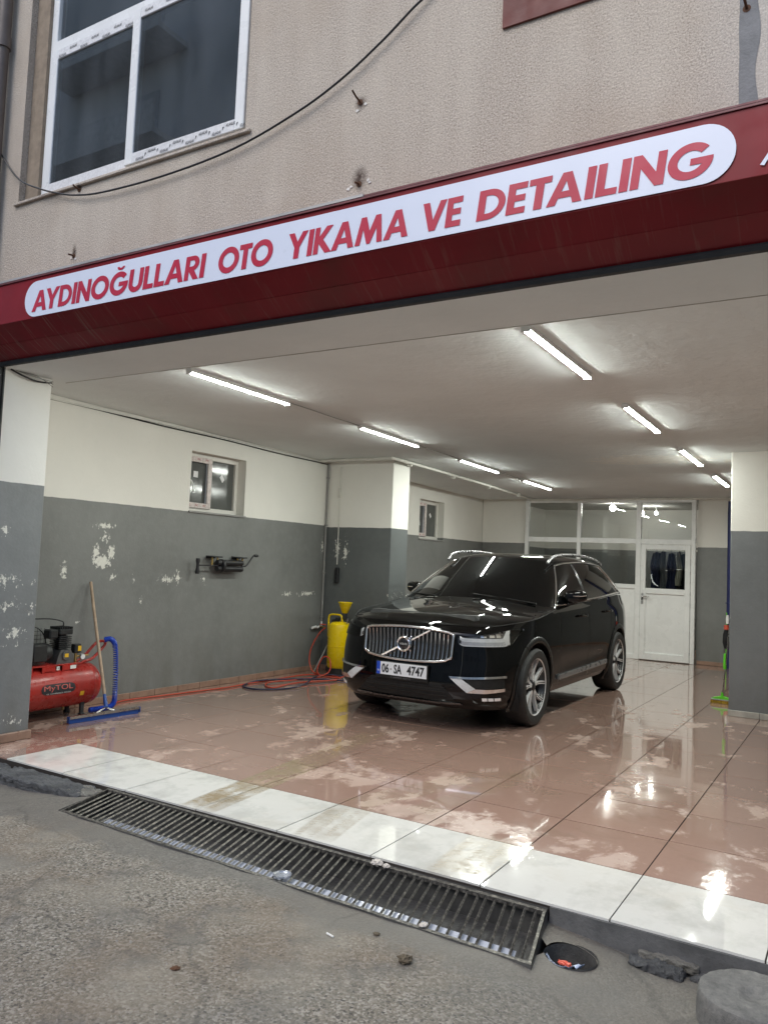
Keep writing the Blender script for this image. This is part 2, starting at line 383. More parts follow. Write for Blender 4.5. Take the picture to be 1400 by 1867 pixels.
# street
m, t, b = newmat('asphalt'); P = pos(t)
big = noise(t, P, .9, 6, .62); med = noise(t, P, 3.5, 6, .66); fine = noise(t, P, 65, 5, .85)
sc_ = voro(t, P, 105, 'Color'); sv = sep(t, sc_)[0]; vd = voro(t, P, 105)
c = ramp(t, fine, [(.32, (.048,.042,.034)), (.5, (.155,.138,.110)), (.68, (.32,.285,.23))])
c = cmix(t, mth(t, 'MULTIPLY', mrange(t, sv, .62, .95), .42), c, (.46,.435,.385))
c = cmix(t, mth(t, 'MULTIPLY', mrange(t, sv, .12, .02), .8), c, (.035,.033,.03))
c = cmix(t, mth(t, 'MULTIPLY', mrange(t, big, .46, .60), .48), c, (.17,.128,.088))
c = cmix(t, mth(t, 'MULTIPLY', mrange(t, med, .5, .64), .6), c, (.095,.09,.082))
c = cmix(t, mth(t, 'MULTIPLY', mrange(t, noise(t, P, 1.7, 5), .5, .68), .4), c, (.31,.29,.235))
y = sep(t, P)[1]; x = sep(t, P)[0]
yy = mth(t, 'ADD', y, mth(t, 'MULTIPLY', mth(t, 'SUBTRACT', noise(t, P, 3.0, 5, .65), .5), .5))
wetb = mrange(t, mth(t, 'ADD', yy, mth(t, 'MULTIPLY', mth(t, 'SUBTRACT', noise(t, P, 14, 5, .7), .5), .16)), -.68, -.56)
rr_ = mth(t, 'SUBTRACT', 1.15, mth(t, 'MULTIPLY', vmth(t, 'DISTANCE', P, (4.25,-.35,-.1)), 1.25))
wetb = mth(t, 'MAXIMUM', wetb, mth(t, 'MULTIPLY', mrange(t, mth(t, 'ADD', rr_, mth(t, 'SUBTRACT', med, .5)), .1, .7), .9))
c = cmix(t, mth(t, 'MULTIPLY', wetb, .66), c, cmix(t, med, (.075,.073,.068), (.135,.128,.113)))
ck = voro(t, vmth(t, 'ADD', P, scl(t, nd_noise_vec(t, P, 2.5), (.35,.35,0))), .9, 'Distance', 'DISTANCE_TO_EDGE')
ckm = mth(t, 'MULTIPLY', mrange(t, ck, .012, .003), mrange(t, noise(t, P, 1.3, 3), .46, .56))
c = cmix(t, mth(t, 'MULTIPLY', ckm, .32), c, (.03,.028,.025))
oil = mrange(t, noise(t, P, 2.1, 4, .55, .4), .64, .74)
c = cmix(t, mth(t, 'MULTIPLY', oil, .55), c, (.05,.046,.04))
t.links.new(c, b.inputs['Base Color']); t.links.new(mrange(t, wetb, 0, 1, .85, .6), b.inputs['Roughness'])
bump(t, b, mth(t, 'ADD', fine, mth(t, 'MULTIPLY', vd, -.8)), .3, .01)
def rock(name, a, b_, bs=.7, sc=18, rough=.8):
    m, t, b = newmat(name); P = pos(t); f = noise(t, P, sc, 6, .7); g = noise(t, P, sc/5, 4)
    c = cmix(t, mrange(t, f, .3, .7), a, b_); c = cmix(t, mth(t, 'MULTIPLY', mrange(t, g, .5, .7), .5), c, tuple(q*.5 for q in a))
    t.links.new(c, b.inputs['Base Color']); b.inputs['Roughness'].default_value = rough
    bump(t, b, mth(t, 'ADD', f, mth(t, 'MULTIPLY', noise(t, P, sc*6, 4, .7), .4)), bs, .02)
rock('kerb_stone', (.04,.042,.045), (.105,.107,.108), rough=.7)
rock('kerb_mortar', (.12,.115,.10), (.21,.20,.175))
rock('slab_edge', (.06,.061,.062), (.12,.12,.118), .4, 8)
rock('round_stone', (.09,.09,.086), (.20,.195,.18), .5, 26)
rock('trench', (.045,.045,.044), (.10,.098,.092), .5, 10, .4)
rock('cement_patch', (.17,.175,.18), (.24,.245,.25), .3, 12)
m, t, b = newmat('iron_grate'); P = pos(t); f = noise(t, P, 60, 5)
t.links.new(ramp(t, f, [(.3,(.045,.042,.038)),(.52,(.125,.118,.108)),(.72,(.31,.29,.255))]), b.inputs['Base Color'])
b.inputs['Metallic'].default_value = .7; b.inputs['Roughness'].default_value = .48; bump(t, b, f, .4, .004)
smat('wet_metal', (.36,.385,.45), .25, .0, .15)
# pvc, glass, metal
smat('pvc_white', (.80,.81,.80), .3, var=.05, nsc=3)
smat('pvc_warm', (.72,.70,.65), .35, var=.06, nsc=5)
smat('pvc_film', (.62,.545,.52), .3, var=.22, nsc=22, bmp=.3, bsc=25)
smat('film_white', (.74,.74,.74), .28, var=.08, nsc=20, bmp=.2, bsc=25)
smat('print_black', (.02,.02,.025), .5); smat('print_red', (.35,.05,.05), .5)
def glass(name, tint=(.9,.92,.91), f0=1.5, rough=.0, add=.0, dust=0):
    m, t, b = newmat(name); t.nodes.remove(b); out = t.nodes['Material Output']
    tr = nd(t, 'ShaderNodeBsdfTransparent'); tr.inputs[0].default_value = (*tint, 1)
    gl = nd(t, 'ShaderNodeBsdfGlossy'); gl.inputs['Roughness'].default_value = rough; gl.inputs[0].default_value = (1,1,1,1)
    fr = nd(t, 'ShaderNodeFresnel'); fr.inputs[0].default_value = f0
    mx = nd(t, 'ShaderNodeMixShader'); t.links.new(mth(t, 'ADD', fr.outputs[0], add, clamp=True), mx.inputs[0])
    t.links.new(tr.outputs[0], mx.inputs[1]); t.links.new(gl.outputs[0], mx.inputs[2]); last = mx.outputs[0]
    if dust:
        df = nd(t, 'ShaderNodeBsdfDiffuse'); df.inputs[0].default_value = (.62,.66,.72,1); m2 = nd(t, 'ShaderNodeMixShader')
        t.links.new(mrange(t, noise(t, scl(t, pos(t), (3,3,.8)), 1.2, 5), .3, .7, dust*.4, dust*1.5), m2.inputs[0]); t.links.new(last, m2.inputs[1]); t.links.new(df.outputs[0], m2.inputs[2]); last = m2.outputs[0]
    t.links.new(last, out.inputs[0])
glass('pane_glass'); glass('pane_dusty', (.62,.66,.68), 1.5, .01, .10, .05); smat('frosted_dark', (.105,.11,.105), .09, var=.12, nsc=4, rvar=.03)
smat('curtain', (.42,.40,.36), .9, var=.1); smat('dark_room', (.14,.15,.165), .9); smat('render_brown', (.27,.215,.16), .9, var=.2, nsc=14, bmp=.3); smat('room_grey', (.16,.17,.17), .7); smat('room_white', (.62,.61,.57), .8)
smat('shutter_red', (.20,.006,.012), .42, var=.14, nsc=3, bmp=.05, bsc=8, spec=.25)
m, t, b = newmat('shutter_red_lower'); P = pos(t)
f = noise(t, P, 3, 5); st = noise(t, scl(t, P, (16, 1.2, 1.2)), 2.2, 5, .6, .6); x = sep(t, P)[0]
c = cmix(t, mrange(t, f, .3, .7), (.165,.006,.011), (.21,.010,.016))
c = cmix(t, mth(t, 'MULTIPLY', mrange(t, st, .56, .72), mth(t, 'ADD', .22, mth(t, 'MULTIPLY', mrange(t, x, 1.2, .4), .55))), c, (.26,.17,.14))
c = cmix(t, mth(t, 'MULTIPLY', mrange(t, noise(t, P, 2.1, 5), .5, .68), .4), c, (.07,.028,.018))
t.links.new(c, b.inputs['Base Color']); b.inputs['Roughness'].default_value = .45; b.inputs['Specular IOR Level'].default_value = .25; bump(t, b, f, .05, .02)
smat('sign_white', (.70,.755,.88), .32, var=.025, nsc=2, rvar=.05); smat('sign_letter_red', (.47,.014,.05), .45, var=.05, nsc=3)
smat('flashing', (.42,.41,.40), .5, .3, .15); smat('flashing_red', (.16,.045,.05), .5, 0, .2); smat('rubber_dark', (.018,.02,.022), .55, var=.3)
smat('cable_black', (.012,.012,.014), .5); smat('conduit_white', (.66,.65,.60), .45, var=.08, nsc=12); smat('conduit_grey', (.26,.26,.25), .5)
smat('drainpipe_brown', (.13,.105,.09), .5, var=.2, nsc=4); smat('rust', (.10,.045,.022), .8, .2, .4, 40, .4); smat('plaster_bit', (.72,.70,.66), .9)
smat('red_brown_paint', (.16,.055,.045), .7, var=.15, nsc=5, bmp=.2); smat('steel', (.55,.55,.55), .28, 1, .08); smat('chrome', (.88,.88,.89), .13, 1, .02, rvar=.03)
m, t, b = newmat('tube_glow'); b.inputs['Base Color'].default_value = (.9,.9,.9,1); b.inputs['Emission Color'].default_value = (.95,1.0,.925,1); b.inputs['Emission Strength'].default_value = TUBE
# ---------------------------------------------------------------- ground, drain channel, floor
def holed(mb, a0, a1, b0, b1, holes, t0, t1, axis):
    """wall slab spanning (a,b) with rectangular holes, thickness t0..t1 along axis"""
    As = sorted({a0, a1, *[h[0] for h in holes], *[h[1] for h in holes]}); Bs = sorted({b0, b1, *[h[2] for h in holes], *[h[3] for h in holes]})
    def P(a, b, t): return (a, t, b) if axis == 'y' else (t, a, b) if axis == 'x' else (a, b, t)
    def q(*p): mb.add(p, [(0,1,2,3)])
    solid = lambda i, j: 0 <= i < len(As)-1 and 0 <= j < len(Bs)-1 and not any(h[0] <= As[i] < h[1] and h[2] <= Bs[j] < h[3] for h in holes)
    for i in range(len(As)-1):
        for j in range(len(Bs)-1):
            if not solid(i, j): continue
            A, B, C, D = As[i], As[i+1], Bs[j], Bs[j+1]
            q(P(A,C,t0), P(B,C,t0), P(B,D,t0), P(A,D,t0)); q(P(A,C,t1), P(A,D,t1), P(B,D,t1), P(B,C,t1))
            for di, dj, e in ((-1,0,((A,C),(A,D))), (1,0,((B,C),(B,D))), (0,-1,((A,C),(B,C))), (0,1,((A,D),(B,D)))):
                if not solid(i+di, j+dj): q(P(*e[0],t0), P(*e[1],t0), P(*e[1],t1), P(*e[0],t1))
    return mb
GX0, GX1, GY = 1.06, 3.93, -.43
SK = .085
def skew(x, y):
    f = max(0, min(1, y/GY)) if y >= GY else max(0, 1-(GY-y)/.6)
    return SK*f*float(np.interp(x, [.4,.9,3.93,4.7], [0,1,1,0]))
HC, HR = (4.105, -.225), .105
def gz(x, y):
    b = np.interp(x, [-8,-1,.5,1.1,3.93,4.35,5.2,9], [-.14,-.11,-.085,-.035,-.077,-.12,-.15,-.2])
    return b + .006*nz(x*2.1, y*2.3) + .004*nz(x*7, y*6.3) - .006*max(0, -.5-y)
xs = sorted(set([-60,-30,-16,-9,-6,-4] + [round(-3+.07*i, 3) for i in range(58)] + [GX0, GX1] + [round(1.12+.07*i, 3) for i in range(40)] + [round(3.95+.035*i, 3) for i in range(22)] + [round(4.75+.1*i, 3) for i in range(25)] + [9,14,30,60]))
ys = sorted(set([-60,-30,-16,-9,-6.5] + [round(-5+.08*i, 3) for i in range(52)] + [round(-.87+.035*i, 3) for i in range(12)] + [GY] + [round(-.42+.035*i, 3) for i in range(12)] + [0.0, .03]))
mb = MB(); idx = {}
def gv(i, j):
    if (i, j) not in idx:
        x, y = xs[i], ys[j]; x += skew(x, y); d = math.hypot(x-HC[0], y-HC[1])
        z = float(gz(x, y))
        if d < HR*1.36: 
            x = HC[0]+(x-HC[0])/max(d, 1e-6)*HR; y = HC[1]+(y-HC[1])/max(d, 1e-6)*HR; z = float(gz(x, y))
        idx[i, j] = len(mb.v); mb.v.append((x, y, z))
    return idx[i, j]
for i in range(len(xs)-1):
    for j in range(len(ys)-1):
        cx, cy = (xs[i]+xs[i+1])/2, (ys[j]+ys[j+1])/2
        if GX0 < cx < GX1 and GY < cy: continue
        cx += skew(cx, cy)
        if math.hypot(cx-HC[0], cy-HC[1]) < HR*.98: continue
        cs = [(p+skew(p,q), q) for p, q in ((xs[i],ys[j]),(xs[i+1],ys[j]),(xs[i+1],ys[j+1]),(xs[i],ys[j+1]))]
        if all(math.hypot(p-HC[0], q-HC[1]) < HR*1.36 for p, q in cs) : continue
        mb.f.append((gv(i,j), gv(i+1,j), gv(i+1,j+1), gv(i,j+1)))
struct(mb.build('ground', 'asphalt', smooth=60, fix=False))
# trench under the grating and the round gully
mb = MB()
X0, X1, Y0, Y1, ZB = GX0, GX1, GY, 0.0, -.155
mb.add([(X0+SK,Y0,-.03),(X1+SK,Y0,-.07),(X1,Y1,-.02),(X0,Y1,-.02),(X0+SK,Y0,ZB),(X1+SK,Y0,ZB),(X1,Y1,ZB),(X0,Y1,ZB)], [(4,5,6,7),(0,1,5,4),(1,2,6,5),(2,3,7,6),(3,0,4,7)])
tr = struct(mb.build('drain_channel', 'trench'))
struct(MB().lathe([(HR+.004,-.09),(HR+.004,-.30),(0,-.31)], (*HC,0), n=32).build('gully_pit', 'trench', smooth=40))
mb = MB()
for k in range(1): mb.sheet([[(1.42,-.355,-.058),(3.92,-.372,-.094)],[(1.41,-.305,-.054),(3.91,-.322,-.088)]], (0,0,-.004))
tag(mb.build('drip_plate', 'wet_metal'), 'narrow shiny wet metal strip lying under the front of the drain grating', 'metal strip')

fl = struct(MB().box(-1.45,6.2,.004,10.62,-.2,-.009).build('garage_floor', 'grout'))
T = .6
meshes = {}
def tile_at(x0, x1, y0, y1, mat):
    w_, d_ = round(x1-x0, 4), round(y1-y0, 4)
    if (w_, d_, mat) not in meshes:
        g = .0034; meshes[w_, d_, mat] = MB().box(-w_/2+g, w_/2-g, -d_/2+g, d_/2-g, -.0105, 0).mesh('tile'); meshes[w_, d_, mat].materials.append(MATS[mat])
    o = bpy.data.objects.new('tile', meshes[w_, d_, mat]); COL.objects.link(o); o.parent = fl
    o.location = ((x0+x1)/2, (y0+y1)/2, random.uniform(-.0006,.0006)); o.rotation_euler = (random.gauss(0,.0008), random.gauss(0,.0008), 0)
for i in range(-2, 10):
    for j in range(18):
        x0, x1, y0, y1 = i*T, i*T+T, j*T, min(j*T+T, 10.58)
        if i == 9: x1 = 6.0
        tile_at(x0, x1, y0, y1, 'white_tile' if j == 0 and i >= 0 else 'pink_tile')
# ---------------------------------------------------------------- building
bd = thing('commercial_building', 'beige stuccoed building with an open tiled car wash bay at street level', 'building', (2.2, 0, 0))
mb = MB(); holed(mb, -6, 9, 2.84, 9, [(-.33,1.9,4.03,6.3),(3.72,5.4,4.29,6.1)], 0, .28, 'y'); mb.build('facade_wall', 'stucco', bd)
MB().box(-6,-.92,0,.28,-.3,2.84).build('facade_wall', 'stucco', bd)
MB().box(6.0,9,0,.28,-.3,2.84).build('facade_wall', 'stucco', bd)
MB().bbox(-.92,-.44,.003,.47,-.1,2.838,.006).build('jamb', 'jamb_paint', bd)
MB().box(-.44,6.0,.281,.6,2.826,3.2).build('lintel_beam', 'ceiling_paint', bd); MB().box(-.44,6.0,.035,.2805,2.8255,2.8385).build('lintel_soffit', 'ceiling_paint', bd); MB().box(-.44,6.0,.594,.602,2.8235,2.8256).build('lintel_line', 'skirting_grey', bd)  # last box: thin grey strip along the beam's inner lower edge
CZ = lambda y: 2.885-.011*y
P_ = [[(x, y, CZ(y)+.004*nz(x*1.3, y*1.7)) for x in np.linspace(-1.5, 6.2, 40)] for y in np.linspace(.58, 10.75, 50)]
MB().sheet(P_, (0,0,.2)).build('ceiling', 'ceiling_paint', bd, smooth=50, fix=True)
W1 = (2.81,3.71,1.955,2.617); W2 = (8.07,8.96,1.90,2.56)
mb = MB(); holed(mb, .3, 10.9, -.1, 3.05, [W1, W2], -1.5, X_L, 'x'); lw = mb.build('side_wall', 'wall_paint', bd)
rw = MB().box(6.0,6.3,.282,10.9,-.1,3.05).build('side_wall', 'wall_paint', bd)
col_ = MB().bbox(X_L-.01,-.16,5.41,5.85,-.05,2.9,.005).build('column', 'column_paint', bd)
pil = MB().bbox(3.89,4.5,5.75,6.3,-.05,2.9,.006).build('pillar', 'pillar_paint', bd)
mb = MB(); holed(mb, -1.19, 5.99, -.05, 3.05, [(-.30,2.735,-.05,2.79)], 10.6, 10.8, 'y'); bw = mb.build('back_wall', 'wall_paint', bd)
# room behind the glazing
mb = MB(); mb.add([(-1.0,10.81,-.03),(3.6,10.81,-.03),(3.6,13.6,-.03),(-1.0,13.6,-.03)], [(0,1,2,3)]); mb.build('back_room_floor', 'skirting_tile', bd)
mb = MB(); mb.add([(-1.0,10.81,2.8),(3.6,10.81,2.8),(3.6,13.6,2.8),(-1.0,13.6,2.8)], [(0,1,2,3)]); mb.build('back_room_ceiling', 'room_white', bd)
mb = MB().box(-1.1,3.7,13.6,13.8,-.03,2.85).box(-1.2,-1.0,10.81,13.8,-.03,2.85).box(3.6,3.8,10.81,13.8,-.03,2.85); mb.build('back_room_wall', 'wall_paint', bd)
# skirting tiles
def skirt(parent, p0, p1, h, d, mat, L=.33):
    p0, p1 = Vector(p0), Vector(p1); n = max(1, round((p1-p0).length/L)); u = (p1-p0)/n
    for k in range(n):
        a = p0+u*k; b = a+u; m_ = MB()
        lo = (min(a.x,b.x), min(a.y,b.y)); hi = (max(a.x,b.x), max(a.y,b.y)); g = .0018
        j = random.uniform(-.0012,.0012)
        if d[0]: m_.bbox(min(lo[0],lo[0]+d[0])+(j if d[0]<0 else 0), max(lo[0],lo[0]+d[0])+(j if d[0]>0 else 0), lo[1]+g, hi[1]-g, .0005, h+j, .003)
        else: m_.bbox(lo[0]+g, hi[0]-g, min(lo[1],lo[1]+d[1])+j, max(lo[1],lo[1]+d[1]), .0005, h+j, .003)
        m_.build('skirting_tile', mat, parent)
skirt(lw, (X_L,.5,0), (X_L,5.40,0), .062, (.012,0), 'skirting_tile')
skirt(lw, (X_L,5.86,0), (X_L,10.58,0), .062, (.012,0), 'skirting_tile')
skirt(col_, (X_L+.015,5.41,0), (-.14,5.41,0), .062, (0,-.012), 'skirting_tile')
jb = [c for c in bd.children if c.name.startswith('jamb')][0]
MB().bbox(-.44,-.405,.02,.475,.0005,.066,.004).build('skirting_tile', 'skirting_tile', jb)
skirt(pil, (3.885,5.75,0), (4.5,5.75,0), .066, (0,-.014), 'skirting_grey', .31)
skirt(bw, (2.745,10.6,0), (5.0,10.6,0), .065, (0,-.014), 'skirting_tile', .32)
# left wall windows
def small_window(y0, y1, z0, z1):
    wn = MB().add([(-1.37,y0+.02,z0+.02),(-1.37,y1-.02,z0+.02),(-1.37,y1-.02,z1-.02),(-1.37,y0+.02,z1-.02)], []) 
    F = MB(); xa, xb = -1.385, -1.315; w_ = .055; ym = y0+(y1-y0)*.47
    F.bbox(xa,xb,y0+.002,y1-.002,z1-w_,z1-.002,.004); F.bbox(xa,xb,y0+.002,y1-.002,z0+.002,z0+w_,.004)
    F.bbox(xa,xb-.0005,y0+.002,y0+w_,z0+w_,z1-w_,.004); F.bbox(xa,xb-.0005,y1-w_,y1-.002,z0+w_,z1-w_,.004); F.bbox(xa,xb-.0005,ym-.02,ym+.03,z0+w_,z1-w_,.004)
    win = F.build('window', 'pvc_warm', bd)
    S = MB(); a, b, c_, d_ = y0+.035, ym+.005, z0+.04, z1-.04; s_ = .062
    S.bbox(xb,xb+.022,a,b,d_-s_,d_,.004); S.bbox(xb,xb+.022,a,b,c_,c_+s_,.004); S.bbox(xb,xb+.0215,a,a+s_,c_+s_,d_-s_,.004); S.bbox(xb,xb+.0215,b-s_,b,c_+s_,d_-s_,.004)
    S.build('sash', 'pvc_film', win)
    Pn = MB().box(-1.345,-1.339,a+s_-.01,b-s_+.01,c_+s_-.01,d_-s_+.01); Pn.build('pane', 'frosted_dark', win)
    MB().box(-1.352,-1.346,ym+.025,y1-w_+.005,z0+w_-.005,z1-w_+.005).build('pane', 'frosted_dark', win)
    K = MB(); pr = [(-.339,-1),(0,0)]
    zc = (c_+d_)/2; K.bbox(xb+.022,xb+.034,a+.012,a+.042,zc-.035,zc+.035,.003)
    K.tube(smoothpts([(xb+.034,a+.027,zc),(xb+.055,a+.03,zc+.01),(xb+.058,a+.055,zc-.03),(xb+.056,a+.075,zc-.11)],4), .009, 6); K.build('handle', 'pvc_white', win, 40)
    MB().add([(-1.337,a+s_+.08,zc+.06),(-1.337,a+s_+.15,zc+.06),(-1.337,a+s_+.15,zc+.13),(-1.337,a+s_+.08,zc+.13)], [(0,1,2,3)]).build('paper_label', 'film_white', win); L = MB()
    yc_ = (ym+y1)/2-.02; L.add([(-1.338,yc_-.04,zc+.10),(-1.338,yc_+.01,zc+.04),(-1.338,yc_+.045,zc+.08),(-1.338,yc_-.005,zc+.14)], [(0,1,2,3)])
    L.build('paper_label', 'film_white', win)
    D = MB()
    for q in range(3): place_text(D, 'PVC', (xb+.0232, a+.02+.13*q, d_-.045+.003*q), (0,1,0), (0,0,1), .05, .022, .02)
    for q in range(3): place_text(D, 'PVC', (xb+.0232, a+.03+.12*q, c_+.02), (0,1,0), (0,0,1), .045, .024, .02)
    tag(D.build('film_print', 'print_red', win), kind='stuff')
    MB().bbox(X_L-.11,X_L+.022,y0-.01,y1+.02,z0-.022,z0,.004).build('sill', 'conduit_grey', win)
small_window(*W1); small_window(*W2)
# upper street window
wx0, wx1, wz0, wz1, FY = -.175, 1.9, 4.06, 6.3, .075
MB().box(-.329,-.176,.05,.279,4.031,6.299).build('reveal', 'render_brown', bd)
F = MB(); fw_ = .07
F.bbox(wx0,wx0+fw_,FY,FY+.08,wz0,wz1,.004); F.bbox(wx1-fw_,wx1,FY,FY+.08,wz0,wz1,.004)
F.bbox(wx0+fw_,wx1-fw_,FY+.001,FY+.08,wz0,wz0+.06,.004); F.bbox(wx0+fw_,wx1-fw_,FY-.012,FY+.08,5.20,5.29,.004); F.bbox(wx0+fw_,wx1-fw_,FY+.001,FY+.08,wz1-.07,wz1,.004)
uw = F.build('window', 'pvc_white', bd)
xm = .845
def sash(x0, x1, z0, z1, y, nm='sash'):
    S = MB(); s_ = .075; ob = None
    for a_, b_ in ((x0,x0+s_),(x1-s_,x1)): MB().bbox(a_,b_,y,y+.03,z0,z1,.004).build('sash_stile', 'pvc_white', uw)
    for a_, b_ in ((z1-s_,z1),(z0,z0+s_)): MB().bbox(x0+s_,x1-s_,y+.0005,y+.03,a_,b_,.004).build('film_covered_rail', 'film_white', uw)
    MB().box(x0+s_-.008,x1-s_+.008,y+.012,y+.018,z0+s_-.008,z1-s_+.008).build('pane', 'pane_dusty', uw)
sash(wx0+.06, xm+.05, wz0+.03, 5.20, .045); sash(xm-.035, wx1-.03, wz0+.03, 5.195, .012)
MB().box(wx0+.06,wx1-.06,FY+.03,FY+.036,5.28,6.24).build('pane', 'pane_dusty', uw)
D = MB()
for q in range(9):
    xx = xm+.08+.115*q
    place_text(D, 'ASLANLAR', (xx, .0105, wz0+.038+.03*(q % 2)), (1,0,0), (0,0,1), .075, .02, .01)
    D.add([(xx+.085,.0105,wz0+.05),(xx+.10,.0105,wz0+.075),(xx+.088,.0105,wz0+.075)], [(0,1,2)])
for q in range(7): place_text(D, 'ASLANLAR', (wx0+.15+.12*q, .0435, 5.13+.03*(q % 2)), (1,0,0), (0,0,1), .08, .02, .01)
for q in range(5): place_text(D, 'ASLANLAR', (xm+.08+.2*q, .0105, 5.145), (1,0,0), (0,0,1), .08, .02, .01)
tag(D.build('film_print', 'print_black', uw), kind='stuff')
MB().bbox(-.36,wx1+.05,-.022,.04,wz0-.028,wz0-.006,.004).build('sill', 'stucco', uw)
# dim room behind it
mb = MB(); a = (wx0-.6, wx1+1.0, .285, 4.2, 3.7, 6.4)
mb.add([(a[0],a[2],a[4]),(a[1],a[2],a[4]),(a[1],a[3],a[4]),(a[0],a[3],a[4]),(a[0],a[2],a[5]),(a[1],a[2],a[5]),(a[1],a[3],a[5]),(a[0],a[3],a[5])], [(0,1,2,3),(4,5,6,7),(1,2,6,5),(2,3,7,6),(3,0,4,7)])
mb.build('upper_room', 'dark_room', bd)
P_ = [[(x, .25+.02*math.sin(x*75)+.006*math.sin(x*31+z), z) for z in np.linspace(4.02, 6.2, 8)] for x in np.linspace(-.12, .22, 60)]
tag(MB().sheet(P_, (0,.004,0)).build('curtain', 'curtain', smooth=60), 'pale pleated curtain hanging behind the upper left window pane', 'curtain')
# rail of a second upper window at the top edge, with red-brown surround
mb = MB(); holed(mb, 3.575, 5.55, 4.15, 6.3, [(3.72,5.4,4.29,6.1)], -.014, -.0, 'y'); mb.build('painted_surround', 'red_brown_paint', bd)
F = MB(); F.bbox(3.722,5.398,.05,.12,4.292,4.36,.004); F.bbox(3.722,3.79,.051,.12,4.36,6.098,.004); w2 = F.build('window', 'pvc_white', bd)
MB().box(3.78,5.39,.08,.086,4.35,6.09).build('pane', 'frosted_dark', w2)
MB().bbox(3.70,5.42,-.03,.05,4.268,4.29,.004).build('sill', 'pvc_white', w2)
# cement patch, bolts, marks
mb = MB(); mb.sheet([[(4.662+.006*nz(z*9,1),-.003,z),(4.735+.012*nz(z*7,3),-.003,z)] for z in np.linspace(3.3,4.5,30)], (0,.003,0)); mb.build('cement_patch', 'cement_patch', bd)
def bolt(x, z, L=.05, tilt=.02):
    m_ = MB().tube([(x,.0,z),(x-.004,-L*.6,z+tilt*.4),(x-.01,-L,z+tilt)], .006, 6); m_.lathe([(0,-.004),(.017,-.004),(.016,.001),(0,.001)], (x,0,z), 'y', 10); m_.build('anchor_bolt', 'rust', bd, 40)
bolt(2.735, 4.005, .07, .035); bolt(2.752, 3.535, .03, 0); bolt(.365, 3.535, .04, .0); bolt(.376, 4.01, .05, .02); bolt(4.69, 3.88, .05, .04)
m_ = MB()
for (x, z) in ((2.70,3.53),(2.81,3.545),(2.82,3.53),(2.72,3.96),(2.77,3.985),(.34,3.52),(.385,3.51),(2.68,3.52)):
    pts = [(x+random.uniform(.006,.014)*math.cos(q), z+random.uniform(.005,.012)*math.sin(q)) for q in np.linspace(0, 5.4, 6)]
    MB().prism(pts, -.004, 0).build('plaster_chip', 'plaster_bit', bd)
# drainpipe on the facade
dp = MB().tube([(-.56,-.07,z) for z in (8.5,5.4,5.38)], .05, 14); dp.tube([(-.56,-.07,5.38),(-.56,-.07,-.05)], .046, 14); dp.lathe([(.046,0),(.058,0),(.058,.09),(.046,.09)], (-.56,-.07,5.3), n=16)
dpo = tag(dp.build('drainpipe', 'drainpipe_brown', smooth=40), 'brown rain pipe running down the facade left of the upper window', 'drainpipe')
# shutter guide rail
tag(MB().box(-.44,-.425,.006,.018,.0,2.83).box(-.44,-.425,.045,.057,.0,2.83).box(-.4395,-.436,.018,.045,.0,2.83).build('shutter_guide', 'rubber_dark'), 'thin dark shutter guide channel down the front of the entrance jamb', 'shutter rail')
# ---------------------------------------------------------------- shutter box with sign
SY = -.25
sg = thing('shop_sign', 'long dark red shutter box with white rounded sign panel above the entrance', 'sign', (2.2,-.12,2.83))
def strip(pa, pb, name, mat, x0=-1.8, x1=6.6, th=.004):
    (ya, za), (yb, zb) = pa, pb; n_ = Vector((0, zb-za, -(yb-ya))).normalized()*th
    xs_ = np.linspace(x0, x1, 22)
    return MB().sheet([[(x, ya+.0025*nz(x*1.1, 1), za) for x in xs_], [(x, (ya+yb)/2-.003*nz(x*.9, 5)*0, (za+zb)/2) for x in xs_], [(x, yb, zb) for x in xs_]], -n_).build(name, mat, sg, 50)
strip((SY,3.300), (SY,3.022), 'front_panel', 'shutter_red')
strip((SY,3.020), (-.13,2.928), 'lower_panel', 'shutter_red_lower'); strip((-.13,2.926), (.0,2.85), 'under_panel', 'shutter_red_lower')
MB().box(-1.8,6.6,-.258,-.24,3.302,3.311).build('edge_trim', 'flashing_red', sg); MB().box(-1.8,6.6,-.245,.0,3.3115,3.316).build('top_cover', 'flashing_red', sg)
MB().box(-1.8,2.95,-.256,-.236,3.3165,3.331).build('flashing', 'flashing', sg); MB().box(2.955,6.6,-.252,-.236,3.3165,3.325).build('flashing', 'flashing_red', sg)
MB().tube([(-1.8,.012,2.835),(6.6,.012,2.835)], .022, 8).build('bottom_seal', 'rubber_dark', sg, 40)
